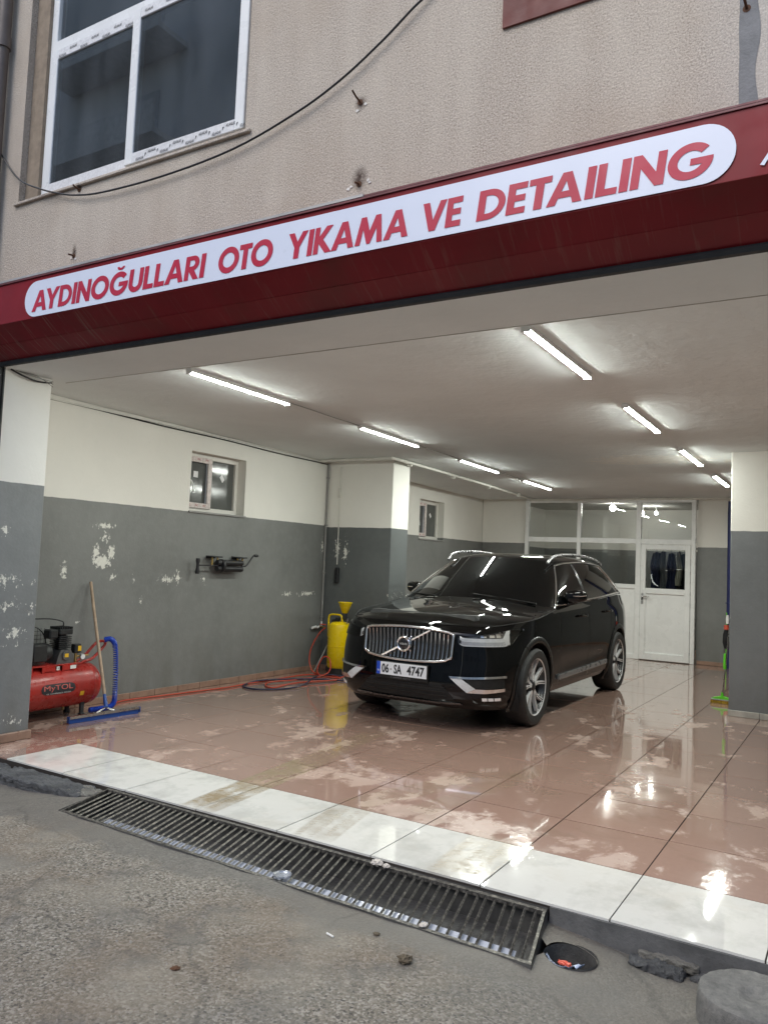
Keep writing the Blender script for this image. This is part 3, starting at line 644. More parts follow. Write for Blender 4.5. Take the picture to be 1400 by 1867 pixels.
# white panel
z0, z1, x0, x1 = 3.028, 3.272, .225, 4.69; rr = (z1-z0)/2; zc = (z0+z1)/2
poly = [(x0+rr+rr*math.cos(a), zc+rr*math.sin(a)) for a in np.linspace(math.pi/2, 1.5*math.pi, 20)]+[(x1-rr+rr*math.cos(a), zc+rr*math.sin(a)) for a in np.linspace(-math.pi/2, math.pi/2, 20)]
mb = MB().prism(poly, SY-.0065, SY-.004); pn = mb.build('name_panel', 'sign_white', sg)
def arc(cx, cy, r, a, b, n=18): return [(cx+r*math.cos(R(q)), cy+r*math.sin(R(q))) for q in np.linspace(a, b, n)]
GL = {
 'A': (.96, [[(0,0),(.36,1),(.60,1),(.96,0),(.73,0),(.665,.21),(.295,.21),(.23,0)], [(.36,.40),(.60,.40),(.48,.76)]]),
 'Y': (.88, [[(.33,0),(.55,0),(.55,.42),(.88,1),(.64,1),(.44,.62),(.24,1),(0,1),(.33,.42)]]),
 'D': (.82, [[(0,0)]+arc(.32,.5,.5,-90,90)+[(0,1)], [(.21,.19)]+arc(.32,.5,.31,-90,90)+[(.21,.81)]]),
 'I': (.21, [[(0,0),(.21,0),(.21,1),(0,1)]]),
 'N': (.82, [[(0,0),(.2,0),(.2,.62),(.62,0),(.82,0),(.82,1),(.62,1),(.62,.38),(.2,1),(0,1)]]),
 'O': (1.06, [arc(.53,.5,.53,0,352,44), arc(.53,.5,.315,0,350,36)]),
 'G': (1.06, [arc(.53,.5,.53,42,366,40)+[(.54,.56),(.54,.38),(.82,.38)]+arc(.53,.5,.315,-22,-318,34)]),
 'U': (.78, [[(0,1)]+arc(.39,.36,.39,180,360,18)+[(.78,1),(.57,1)]+arc(.39,.36,.18,360,180,14)+[(.21,1)]]),
 'L': (.54, [[(0,0),(.54,0),(.54,.19),(.21,.19),(.21,1),(0,1)]]),
 'R': (.72, [[(0,0),(.2,0),(.2,.38),(.47,0),(.72,0),(.46,.385)]+arc(.38,.69,.31,-68,90,14)+[(0,1)], [(.2,.55)]+arc(.35,.69,.14,-90,90,10)+[(.2,.83)]]),
 'T': (.62, [[(.20,0),(.42,0),(.42,.81),(.62,.81),(.62,1),(0,1),(0,.81),(.20,.81)]]),
 'K': (.80, [[(0,0),(.2,0),(.2,.40),(.53,0),(.80,0),(.38,.52),(.76,1),(.50,1),(.2,.62),(.2,1),(0,1)]]),
 'M': (1.12, [[(0,0),(.20,0),(.28,.58),(.50,0),(.62,0),(.84,.58),(.92,0),(1.12,0),(.96,1),(.76,1),(.56,.44),(.36,1),(.16,1)]]),
 'V': (.88, [[(.33,0),(.55,0),(.88,1),(.65,1),(.44,.34),(.23,1),(0,1)]]),
 'E': (.54, [[(0,0),(.54,0),(.54,.19),(.21,.19),(.21,.41),(.51,.41),(.51,.6),(.21,.6),(.21,.81),(.54,.81),(.54,1),(0,1)]]),
}
GL['Ğ'] = GL['G']
cache = {}
for word, xa, xb in (('AYDINOĞULLARI',.31,1.895),('OTO',1.985,2.39),('YIKAMA',2.478,3.235),('VE',3.29,3.515),('DETAILING',3.585,4.615)):
    gap = .075; KN = {'AY':-.17,'TA':-.12,'KA':-.06,'TO':-.06,'OT':-.06,'LA':-.02,'VE':-.02,'YD':-.03,'AI':.02}; kn = [KN.get(word[i_:i_+2], 0) for i_ in range(len(word))]; tot = sum(GL[c][0] for c in word)+gap*(len(word)-1)+sum(kn); sh = .11; H_ = .138
    sx = (xb-xa)/(tot+sh); x = xa
    for ci, c in enumerate(word):
        if c not in cache: cache[c] = fill2d(GL[c][1], 'g', .010)
        v, f = cache[c]; mb = MB()
        Z = 3.063
        mb.add([(x+(p[0]+sh*p[1])*sx, SY-.0085, Z+p[1]*H_) for p in v], f)
        if c == 'Ğ':
            o_ = [(.53+.22*math.cos(R(q))+.0, 1.27+.16*math.sin(R(q))) for q in np.linspace(180,360,12)]+[(.53+.10*math.cos(R(q)), 1.27+.05*math.sin(R(q))) for q in np.linspace(360,180,10)]
            v2, f2 = fill2d([o_], 'b'); mb.add([(x+(p[0]+sh*p[1])*sx, SY-.0085, Z+p[1]*H_) for p in v2], f2)
        mb.build('letter', 'sign_letter_red', pn)
        x += (GL[c][0]+gap+kn[ci])*sx
# hint of a white emblem at the right edge of the box
mb = MB()
for k in range(5): mb.add([(4.775+.03*k, SY-.006, 3.06+.022*k),(4.79+.03*k, SY-.006, 3.055+.022*k),(4.825+.03*k, SY-.006, 3.115+.02*k),(4.815+.03*k, SY-.006, 3.12+.02*k)], [(0,1,2,3)])
mb.build('emblem', 'sign_white', sg)
# ---------------------------------------------------------------- lamps
def lamp():
    r = thing('tube_light', 'x', 'tube light', (0,0,0), 'ceiling tube lights')
    MB().bbox(-.0275,.0275,-.6,.6,.0005,.030,.003).build('housing', 'pvc_white', r)
    MB().lathe([(.038,-.592),(.038,.592)], (0,0,.030), 'y', 12, R(138), R(222)).build('tube', 'tube_glow', r, 40)
    for s_ in (-1, 1): MB().bbox(-.029,.029,s_*.597-.004,s_*.597+.004,-.012,.0300,.002).build('end_cap', 'pvc_white', r)
    return r
L0 = lamp()
lamps = [(.76,1.37,'tube light over the front of the white side wall, nearest the entrance'),(.765,3.74,'second tube light from the entrance in the row on the side wall half'),(.77,6.05,'third tube light from the entrance in the row on the side wall half'),(.78,8.18,'small far tube light above the roof of the black car'),
         (3.45,1.34,'large bright tube light touching the lintel edge above the wet bay'),(3.45,3.57,'second tube light in the row above the open lane'),(3.45,5.87,'tube light beside the pale ceiling stain'),(3.45,8.05,'small far tube light beside the front pillar top')]
for i, (x, y, lb) in enumerate(lamps):
    o = L0 if i == 0 else copy_tree(L0)
    o.location = (x, y, CZ(y)-.031); o.rotation_euler = (-.011, 0, 0); o['label'] = lb
# thin feed wire between lamps
tag(MB().tube([(.765,y,CZ(y)-.012+.002*math.sin(y*9)) for y in np.linspace(1.97,7.6,30)], .004, 5).build('feed_wire', 'conduit_grey'), 'thin grey wire linking the side row of tube lights along the ceiling', 'wire')
# ---------------------------------------------------------------- conduits and cables
tag(MB().tube(smoothpts([(X_L+.012,y,CZ(y)-.045-.004*math.sin(y*3.3)) for y in np.linspace(.5,5.4,26)],3), .007, 6).build('wall_cable', 'cable_black'), 'black cable clipped along the top of the white side wall', 'cable')
tag(MB().box(X_L+.001,X_L+.022,.5,5.40,CZ(3)-.028,CZ(3)-.012).build('cable_trunking', 'conduit_white'), 'slim white trunking just under the ceiling over the side wall', 'trunking')
vp_ = MB().tube([(X_L+.02,5.375,.62),(X_L+.02,5.375,2.80)], .014, 8)
for z in (.7,1.3,1.95,2.6): vp_.bbox(X_L+.002,X_L+.038,5.358,5.392,z-.01,z+.01,.003)
tag(vp_.build('wall_pipe', 'conduit_grey', smooth=40), 'thin grey pipe rising up the wall corner beside the yellow tank', 'pipe')
pp = MB().tube(smoothpts([(X_L+.03,5.13,2.80),(-.6,5.13,2.805),(-.05,5.13,2.80)],4), .016, 8); pp.tube(smoothpts([(-.03,5.13,2.80),(.0,5.2,2.80),(-.0,6.5,2.787),(-.03,8.4,2.766),(-.16,10.45,2.75)],6), .018, 8)
for y in (5.6,6.9,8.2,9.5): pp.bbox(-.035-.003*y,.022-.003*y,y-.012,y+.012,CZ(y)-.07,CZ(y)-.005,.003)
tag(pp.build('ceiling_conduit', 'conduit_white', smooth=40), 'white conduit crossing above the column and running back along the ceiling', 'pipe')
tag(MB().tube([(-.2,10.5,2.745),(3.3,10.5,2.755)], .02, 8).build('ceiling_conduit', 'conduit_white', smooth=40), 'white conduit running above the glazed partition', 'pipe')
cb = MB().bbox(-1.01,-.97,5.385,5.409,2.33,2.46,.004); cb.tube([(-.985,5.4,2.75),(-.985,5.4,1.42)], .007, 6)
tag(cb.build('switch_conduit', 'conduit_white', smooth=40), 'white thin conduit with small junction box on the column face', 'conduit')
hb = MB().bbox(-1.0,-.94,5.365,5.408,1.17,1.38,.01)
hbo = thing('pendant_switch', 'black oblong hand switch hanging at the end of the column conduit', 'switch', (-.97,5.39,1.17)); hb.build('casing', 'cable_black', hbo)
for k in range(3): MB().cyl((-.97,5.358,1.21+.055*k), .012, .008, 'y', 12).build('button', 'rubber_dark', hbo)
# facade cable (hangs clear of the wall)
def onfac(L, y=-.03):
    out = []
    for (px, py) in L:
        d = fw*fpx + rt2*(px-700) - up2*(py-933.5); k = (y-CAMP.y)/d.y; out.append(CAMP+d*k)
    return out
tag(MB().tube(smoothpts([(-.75,-.03,4.72),(-.474,-.03,4.395),(-.23,-.06,4.187),(.012,-.062,4.07),(.173,-.03,4.017),(.376,-.03,3.96),(.665,-.03,3.92),(1.235,-.03,3.905),(1.83,-.03,3.94),(2.30,-.03,4.04),(2.61,-.03,4.15),(2.88,-.03,4.295),(3.07,-.03,4.42),(3.2,-.02,4.5)],5), .0065, 6).build('facade_cable', 'cable_black'), 'black cable sagging across the beige facade below the upper window', 'cable')
jw = MB().tube(smoothpts([(-.425,.1,2.822),(-.41,.2,2.79),(-.41,.32,2.775),(-.415,.45,2.79)],5), .007, 6)
tag(jw.build('loose_cable', 'cable_black'), 'loose black cable end hanging at the top of the entrance jamb', 'cable')
for k in range(3): tag(MB().tube(smoothpts([(-.42,.14+.03*k,2.822),(-.405,.28+.02*k,2.803+.004*k),(-.41,.46,2.80-.02*k)],5), .0028, 5).build('thin_wire', 'conduit_grey'), ('uppermost','middle','lowest')[k]+' of three thin bare wires at the entrance jamb top', 'wire', 'wires at the jamb top')
# ---------------------------------------------------------------- glazed partition
smat('wood_handle', (.36,.255,.17), .55, var=.2, nsc=14, bmp=.15); smat('plastic_blue', (.012,.06,.26), .35, var=.1); smat('plastic_green', (.12,.55,.03), .35, var=.08)
smat('bristle_yellow', (.38,.24,.02), .8, var=.4, nsc=60); smat('compressor_red', (.36,.024,.018), .32, var=.18, nsc=7, bmp=.05, rvar=.12); smat('motor_black', (.014,.015,.016), .5, var=.3, nsc=30)
smat('cast_iron', (.12,.12,.12), .5, .5, .2, 20, .3, 40); smat('sticker_yellow', (.7,.42,.02), .5); smat('sticker_white', (.75,.75,.72), .5); smat('dial_white', (.8,.8,.8), .3)
smat('mytol_red', (.62,.13,.11), .5); smat('tank_yellow', (.72,.52,.004), .28, var=.06, nsc=5); smat('hose_red', (.42,.045,.02), .42, var=.12); smat('hose_blue', (.01,.055,.42), .32, var=.1); smat('hose_dark', (.012,.014,.05), .4)
smat('navy_cloth', (.012,.016,.05), .9, var=.3, nsc=14); smat('black_cloth', (.012,.012,.014), .9, var=.3); smat('grey_cloth', (.16,.165,.18), .9, var=.5, nsc=70); smat('cream_cloth', (.5,.48,.42), .9); smat('tarp_blue', (.012,.018,.10), .5, var=.2)
smat('leaf_brown', (.09,.07,.045), .8, var=.3, nsc=40); glass('plastic_clear', (.75,.78,.84), 1.45, .15, .12, .18); smat('tissue', (.52,.48,.43), .9); smat('bag_blue', (.45,.52,.66), .3, var=.25, nsc=14); smat('wrapper_red', (.6,.09,.05), .4)
smat('brass', (.45,.32,.12), .35, .9); smat('pebble', (.22,.205,.18), .85, var=.5, nsc=3)
PY = 10.50
pt = thing('glazed_partition', 'white framed glass partition wall with door across the back of the bay', 'partition', (1.2,PY+.04,0))
def rail(x0, x1, z0, z1, n='frame_rail', p=pt, y0=PY, y1=PY+.07, m='pvc_white'): return MB().bbox(x0,x1,y0,y1,z0,z1,.005).build(n, m, p)
XA, XB, M1, M2, TZ = -.285, 2.72, .735, 1.785, 2.02
rail(XA,XA+.07,0.0,2.74,'mullion'); rail(XB-.07,XB,0.0,2.74,'mullion'); rail(M1-.035,M1+.035,0.0,2.69,'mullion'); rail(M2-.04,M2+.045,0.0,2.69,'mullion')
rail(XA+.07,XB-.07,2.691,2.74)
for a, b in ((XA+.07,M1-.035),(M1+.035,M2-.04),(M2+.045,XB-.07)):
    rail(a,b,TZ-.045,TZ+.045); MB().box(a-.006,b+.006,PY+.03,PY+.036,TZ+.04,2.696).build('pane', 'pane_glass', pt)
for a, b in ((XA+.07,M1-.035),(M1+.035,M2-.04)):
    rail(a,b,1.20,1.275); rail(a,b,.0,.09)
    MB().box(a-.006,b+.006,PY+.03,PY+.036,1.27,TZ-.04).build('pane', 'pane_glass', pt)
    MB().bbox(a-.004,b+.004,PY+.022,PY+.044,.085,1.205,.003).build('panel', 'pvc_white', pt)
    for q in ((a,a+.014),(b-.014,b)): rail(*q,.09,1.2,'glazing_bead',pt,PY+.012,PY+.024)
dx0, dx1, dz1 = M2+.05, XB-.075, TZ-.05
D = MB(); s_ = .085; y0, y1 = PY-.012, PY+.05
D.bbox(dx0,dx0+s_,y0,y1,.012,dz1,.005); D.bbox(dx1-s_,dx1,y0,y1,.012,dz1,.005); D.bbox(dx0+s_,dx1-s_,y0+.0006,y1,dz1-s_,dz1,.005); D.bbox(dx0+s_,dx1-s_,y0+.0006,y1,.012,.13,.005); D.bbox(dx0+s_,dx1-s_,y0+.0006,y1,1.13,1.225,.005)
door = D.build('door', 'pvc_white', pt)
MB().bbox(dx0+s_-.004,dx1-s_+.004,PY+.012,PY+.034,.126,1.134,.003).build('panel', 'pvc_white', door)
for q in ((dx0+s_,dx0+s_+.016),(dx1-s_-.016,dx1-s_)): MB().bbox(*q,PY,PY+.012,.13,1.13,.003).build('glazing_bead', 'pvc_white', door)
MB().box(dx0+s_-.004,dx1-s_+.004,PY+.018,PY+.024,1.22,dz1-s_+.004).build('pane', 'pane_glass', door)
H_ = MB().bbox(dx0+.02,dx0+.055,y0-.01,y0,.95,1.13,.004); H_.tube(smoothpts([(dx0+.037,y0-.008,1.08),(dx0+.037,y0-.05,1.08),(dx0+.07,y0-.055,1.08),(dx0+.16,y0-.05,1.078)],4), .01, 8); H_.build('handle', 'steel', door, 40)
MB().cyl((dx0+.037,y0-.013,.985), .008, .004, 'y', 10).build('keyhole', 'print_black', door)
# clothes behind the door
tag(MB().tube([(1.75,11.05,1.93),(2.75,11.05,1.93)], .012, 8).build('clothes_rail', 'steel', smooth=40), 'steel clothes rail behind the door glass', 'clothes rail')
def garment(x, wd, z1, z0, mat, label, yo=0, fl=1.0):
    P_ = []
    for i, z in enumerate(np.linspace(z1, z0, 12)):
        k = i/11; w_ = wd*(.55+.45*min(1, k*3.5))*(1+.12*math.sin(k*4+x*7)); row = []
        for u in np.linspace(-1, 1, 26): row.append((x+u*w_/2+.01*math.sin(k*9+u*3), 11.05+yo+.028*fl*math.sin(u*9+x*13+k*2)-.01*k+.02*u*u, z-.03*abs(u)*(1-k)))
        P_.append(row)
    g = MB().sheet(P_, (0,.012,0)); g.tube(smoothpts([(x,11.05+yo,z1),(x,11.05,1.945),(x+.012,11.05,1.95)],3), .003, 5)
    tag(g.build('hanging_garment', mat, smooth=60), label, 'clothes', 'clothes hanging behind the door glass')
garment(1.98,.20,1.86,1.0,'navy_cloth','dark navy overall hanging at the handle end of the door glass'); garment(2.10,.12,1.88,1.05,'grey_cloth','mottled grey scarf hanging beside the navy overall',-.06,1.4); garment(2.23,.20,1.85,1.0,'navy_cloth','navy jacket hanging in the middle of the door glass')
garment(2.37,.09,1.88,1.28,'cream_cloth','cream cloth hanging high in the door glass',-.06,1.3); garment(2.44,.2,1.84,1.0,'black_cloth','black jacket hanging behind the cream cloth'); garment(2.56,.12,1.86,1.05,'black_cloth','black trousers hanging at the hinge end of the door glass',-.05)
# bulbs burning in the room behind
m, t, b = newmat('bulb_glow'); b.inputs['Emission Color'].default_value = (1,.98,.92,1); b.inputs['Emission Strength'].default_value = 80
def bulb(x, y, z, r_, label):
    t_ = thing('ceiling_bulb', label, 'bulb', (x,y,z), 'bulbs in the back room'); MB().lathe([(0,-r_)]+[(r_*math.cos(a), r_*math.sin(a)) for a in np.linspace(-1.4,1.2,9)]+[(r_*.3,r_*1.3),(0,r_*1.3)], (x,y,z), n=16).build('globe', 'bulb_glow', t_, 60)
    MB().cyl((x,y,z+r_*1.25), r_*.4, 2.8-z-r_*1.25, n=10).build('holder', 'pvc_white', t_, 40)
bulb(.985,11.8,2.70,.055,'large glaring bulb seen through the upper middle pane of the partition'); bulb(1.36,12.6,2.66,.03,'small bright bulb just beside the partition mullion, nearer the large bulb'); bulb(1.62,12.6,2.66,.03,'small bright bulb seen through the upper pane above the door')
# ---------------------------------------------------------------- blue tarp roll, duster and floor brush by the pillar
tag(MB().lathe([(0,0),(.05,0),(.056,.3),(.052,1.4),(.055,2.5),(.05,2.70),(0,2.70)], (3.275,10.42,.0), n=18).tube([(3.21,10.37,1.05),(3.275,10.355,1.045),(3.34,10.37,1.04)], .008, 6).build('tarp_roll', 'tarp_blue', smooth=40), 'tall roll of dark blue tarp standing beside the pillar edge', 'tarp')
br = thing('floor_brush', 'green floor brush with yellow bristles and steel pole leaning behind the pillar', 'brush', (3.72,6.56,0))
MB().tube([(3.715,6.56,.075),(3.80,6.50,.95),(3.855,6.46,1.45)], .009, 8).build('pole', 'steel', br, 40)
MB().lathe([(.0,0),(.016,.0),(.02,.03),(.016,.16),(.013,.18),(0,.18)], (3.742,6.541,.40), n=12).build('grip', 'plastic_green', br, 40)
hd = MB().lathe([(0,0),(.014,0),(.018,-.06),(.03,-.075)], (3.715,6.56,.13), n=12); hd.prism([(3.60,.052),(3.83,.052),(3.80,.068),(3.74,.082),(3.69,.082),(3.63,.068)], 6.53, 6.59); hd.build('head', 'plastic_green', br, 30)
MB().bbox(3.592,3.838,6.52,6.60,.038,.052,.004).build('backing', 'conduit_grey', br)
bm_ = MB()
for i in range(26):
    for j in range(8):
        x = 3.597+.236*i/25; y = 6.525+.07*j/7; a, b = random.uniform(-.012,.012), random.uniform(-.012,.012)
        bm_.add([(x-.004,y,.038),(x+.004,y,.038),(x+.004+a,y+b,random.uniform(0,.007)),(x-.004+a,y+b,random.uniform(0,.007)),(x,y+.005,.038),(x+a,y+b+.005,.003)], [(0,1,2,3),(1,4,5,2),(4,0,3,5)])
tag(bm_.build('bristles', 'bristle_yellow', br, fix=False), kind='stuff')
du = thing('duster', 'black and red feather duster with white cap standing behind the green brush', 'duster', (3.2,10.28,0))
MB().tube([(3.24,10.3,.02),(3.24,10.3,.9)], .008, 8).build('stick', 'plastic_green', du, 40)
MB().lathe([(0,.32),(.03,.33),(.055,.42),(.05,.55),(.03,.62),(0,.62)], (3.24,10.3,0), n=14).build('tuft', 'black_cloth', du, 50); MB().lathe([(0,.62),(.04,.63),(.035,.70),(0,.70)], (3.24,10.3,0), n=14).build('collar', 'wrapper_red', du, 40)
MB().lathe([(.0,.72),(.022,.72),(.026,.80),(.018,.86),(0,.86)], (3.255,10.3,0), n=12).build('cap', 'pvc_white', du, 40)
# ---------------------------------------------------------------- compressor
cp = thing('air_compressor', 'red air compressor tank with black pump on top behind the entrance jamb', 'compressor', (-.97,1.0,0))
cx, cz, cr = -.97, .265, .185
prof = [(0,.36)]+[(cr*math.sin(a), .46-.10*math.cos(a)) for a in np.linspace(.15, math.pi/2, 8)]+[(cr+.001,.5),(cr+.003,.502),(cr,.506),(cr,1.36),(cr+.003,1.364),(cr,1.368)]+[(cr*math.cos(a), 1.40+.10*math.sin(a)) for a in np.linspace(0, math.pi/2-.05, 9)]+[(0,1.50)]
tk = MB().lathe(prof, (cx,0,cz), 'y', 40).build('tank', 'compressor_red', cp, 40)
# label band: dark oval with lettering, conforming to the tank
def ontank(y, s, r_=cr+.0015): 
    a = s/cr; return (cx+r_*math.cos(a), y, cz+r_*math.sin(a))
ov = [[ontank(.815+.345*u, (.045*math.sqrt(max(0,1-abs(2*u-1)**6)))*v+.012, cr+.0012) for v in np.linspace(-1,1,7)] for u in np.linspace(0,1,30)]
lb = MB().grid(ov).build('name_label', 'print_black', tk, 60)
v, f = text2d('MyTOL', 1, .0); a, b = v.min(0), v.max(0)
MB().add([ontank(0.845+.285*(p[0]-a[0])/(b[0]-a[0]), -.010+.056*(p[1]-a[1])/(b[1]-a[1]), cr+.0024) for p in v], f).build('lettering', 'mytol_red', lb) 
v, f = text2d('CE  COMPRESSOR SYSTEM', 1, .0); a, b = v.min(0), v.max(0)
MB().add([ontank(0.87+.24*(p[0]-a[0])/(b[0]-a[0]), -.029+.010*(p[1]-a[1])/(b[1]-a[1]), cr+.0024) for p in v], f).build('lettering', 'sticker_white', lb)
MB().grid([[ontank(1.215+.04*u, -.075+.04*v_, cr+.0012) for v_ in (0,.5,1)] for u in (0,.5,1)]).build('warning_sticker', 'sticker_yellow', tk)
sd_ = MB().bbox(cx-.13,cx+.12,.62,1.26,cz+cr+.012,cz+cr+.022,.003)
for s_ in (-1,1):
    for yy in (.64,.86,1.06): sd_.prism([(yy,cz+cr+.013),(yy+.13,cz+cr+.013),(yy+.13,cz+cr-.045),(yy+.10,cz+cr-.03),(yy+.03,cz+cr-.03),(yy,cz+cr-.045)], cx+s_*.115-.004, cx+s_*.115+.004, 'x')
sd_.build('saddle', 'compressor_red', cp)
zt = cz+cr+.022
for (y, tx, mt, w_) in ((1.0,'CE','sticker_white',.03),(1.14,'','sticker_white',.06)):
    q = MB().add([(cx+.1205,y,zt-.046),(cx+.1205,y+w_,zt-.046),(cx+.1205,y+w_,zt-.015),(cx+.1205,y,zt-.015)], [(0,1,2,3)]); st_ = q.build('sticker', mt, cp)
    if tx: D = MB(); place_text(D, tx, (cx+.1215,y+.005,zt-.038), (0,1,0), (0,0,1), .02, .015, .01); D.build('lettering', 'print_black', st_)
pu = MB().prism([(1.02,zt),(1.20,zt),(1.185,zt+.07),(1.16,zt+.12),(1.06,zt+.12),(1.035,zt+.07)], cx-.07, cx+.085, 'x'); pump = pu.build('crankcase', 'cast_iron', cp, 30)
MB().cyl((cx+.086,1.11,zt+.07), .04, .012, 'x', 18, bev=.003).build('crankcase_cover', 'cast_iron', pump, 30); MB().box(cx+.0985,cx+.0995,1.09,1.13,zt+.055,zt+.088).build('warning_sticker', 'sticker_yellow', pump)
cyl_ = MB().cyl((cx+.005,1.11,zt+.12), .045, .13, n=18)
for k in range(7): cyl_.bbox(cx-.062,cx+.072,1.045,1.175,zt+.128+.0165*k,zt+.136+.0165*k,.002)
cyl_.build('cylinder_fins', 'motor_black', pump, 40)
hd_ = MB().bbox(cx-.07,cx+.08,1.04,1.18,zt+.25,zt+.30,.008)
for k in range(8): hd_.box(cx-.066,cx+.076,1.046+.0175*k,1.053+.0175*k,zt+.30,zt+.318)
hd_.build('cylinder_head', 'motor_black', pump); MB().bbox(cx-.03,cx+.07,.95,1.04,zt+.22,zt+.30,.012).build('air_filter', 'motor_black', pump)
mo = MB().lathe([(0,.62),(.07,.62),(.085,.65),(.085,.95),(.07,.99),(0,.99)], (cx+.0,0,zt+.10), 'y', 24); mo.bbox(cx+.02,cx+.1,.78,.92,zt+.03,zt+.18,.01); mo.build('motor', 'motor_black', cp, 40)
cg = MB()
for k in range(10): cg.tube([(cx-.10+.0*k,.70+.035*k,zt+.02),(cx-.10,.70+.035*k,zt+.30)], .002, 4)
for k in range(8): cg.tube([(cx-.10,.68,zt+.03+.035*k),(cx-.10,1.05,zt+.03+.035*k)], .002, 4)
cg.lathe([(.16,0),(.165,.01),(.16,.02)], (cx-.09,.86,zt+.16), 'x', 24); tag(cg.build('belt_guard', 'motor_black', cp), kind='stuff')
MB().bbox(cx+.02,cx+.085,1.205,1.275,zt+.08,zt+.16,.008).build('pressure_switch', 'motor_black', cp); MB().box(cx+.0855,cx+.0862,1.235,1.27,zt+.10,zt+.145).build('switch_label', 'sticker_yellow', cp)
MB().tube([(cx+.05,1.24,zt-.02),(cx+.05,1.24,zt+.085)], .012, 8).tube([(cx+.05,1.24,zt+.05),(cx+.06,1.30,zt+.05),(cx+.06,1.37,zt+.055)], .008, 8).build('manifold', 'brass', cp, 40)
ga = MB().cyl((cx+.07,1.29,zt+.045), .027, .018, 'x', 20, bev=.002).build('gauge', 'steel', cp, 40); MB().cyl((cx+.0885,1.29,zt+.045), .022, .001, 'x', 20).build('dial', 'dial_white', ga)
MB().tube(smoothpts([(cx+.03,1.30,cz+cr-.03),(cx+.03,1.33,cz+cr+.01),(cx+.02,1.44,cz+cr+.03),(cx+.0,1.54,cz+cr+.09),(cx,1.60,cz+cr+.15),(cx,1.585,cz+cr+.18),(cx,1.50,cz+cr+.17),(cx-.01,1.38,cz+cr+.06),(cx-.02,1.28,cz+cr-.0)],5), .013, 10).build('handle', 'compressor_red', cp, 40)
for y in (.58,1.3):
    for s_ in (-1,1): MB().prism([(y-.02,cz-cr+.04),(y+.02,cz-cr+.04),(y+.015,.02),(y-.015,.02)], cx+s_*.10-.012, cx+s_*.10+.012, 'x').bbox(cx+s_*.1-.022,cx+s_*.1+.022,y-.022,y+.022,.0,.022,.004).build('foot', 'rubber_dark', cp)
MB().tube([(cx,1.18,cz-cr-.03),(cx,1.18,cz-cr+.02)], .01, 8).build('drain_valve', 'brass', cp, 40)
tag(MB().tube(smoothpts([(cx+.0,1.13,zt+.315),(cx-.0,1.12,zt+.36),(cx-.05,1.02,zt+.385),(cx-.12,.88,zt+.39),(cx-.2,.78,zt+.46)],5), .006, 6).build('power_cable', 'cable_black'), 'black cable curving up from the compressor pump behind the jamb', 'cable')
# coiled blue air hose
path = smoothpts([(-.93,1.56,.645),(-.90,1.60,.655),(-.875,1.635,.60),(-.865,1.65,.42),(-.86,1.655,.20),(-.858,1.65,.075),(-.86,1.60,.032),(-.87,1.5,.028),(-.885,1.40,.028)],14)
pts = []; turns = 82
for i in range(turns*9):
    u = i/(turns*9)*(len(path)-1.001); k = int(u); p = path[k].lerp(path[k+1], u-k); tn = (path[k+1]-path[k]).normalized()
    a = tn.cross(Vector((1,.2,.1))).normalized(); b = tn.cross(a); q = 2*math.pi*i/9; pts.append(p+(a*math.cos(q)+b*math.sin(q))*.021)
tag(MB().tube(pts, .0048, 5).build('coiled_hose', 'hose_blue', smooth=60), 'blue coiled air hose hanging from the compressor handle to the floor', 'hose')
# squeegee
sq = thing('floor_squeegee', 'blue floor squeegee with long wooden handle leaning on the wall', 'squeegee', (-.6,1.34,0))
A, B = Vector((-.622,.985,0)), Vector((-.572,1.69,0)); u = (B-A).normalized(); n_ = Vector((-u.y,u.x,0)); L = (B-A).length
def slab(a0, a1, d0, d1, z0, z1, name, mat):
    mb = MB(); c8 = [A+u*a+n_*d+Vector((0,0,z)) for z in (z0,z1) for a, d in ((a0,d0),(a1,d0),(a1,d1),(a0,d1))]
    return mb.add(c8, [(0,3,2,1),(4,5,6,7),(0,1,5,4),(1,2,6,5),(2,3,7,6),(3,0,4,7)]).build(name, mat, sq)
slab(0,L,-.006,.006,.001,.04,'rubber_blade','plastic_blue'); slab(-.004,L+.004,-.014,.014,.04,.062,'head','steel'); slab(-.012,-.004,-.016,.016,.01,.062,'end_cap','plastic_blue'); slab(L+.004,L+.012,-.016,.016,.01,.062,'end_cap','plastic_blue')
mid = A+u*L*.5; top = Vector((-1.175,1.55,1.19)); dv = (top-(mid+Vector((0,0,.10)))).normalized(); base = mid+Vector((0,0,.115))
MB().tube([mid+u*-.09+Vector((0,0,.062)), mid+u*-.03+Vector((0,0,.085)), mid+Vector((0,0,.10)), mid+u*.03+Vector((0,0,.085)), mid+u*.09+Vector((0,0,.062))], .008, 6).build('yoke', 'steel', sq, 40)
MB().tube([base-dv*.02, base+dv*.10], [.019,.015], 12).build('socket', 'plastic_blue', sq, 40)
nb = 14; MB().tube([base+dv*(.10+(top-base).length*(.99-.09)*k/nb)+Vector((.0012*math.sin(k*.5),.001*math.cos(k*.4),0)) for k in range(nb+1)], .0145, 10).build('pole', 'wood_handle', sq, 50)
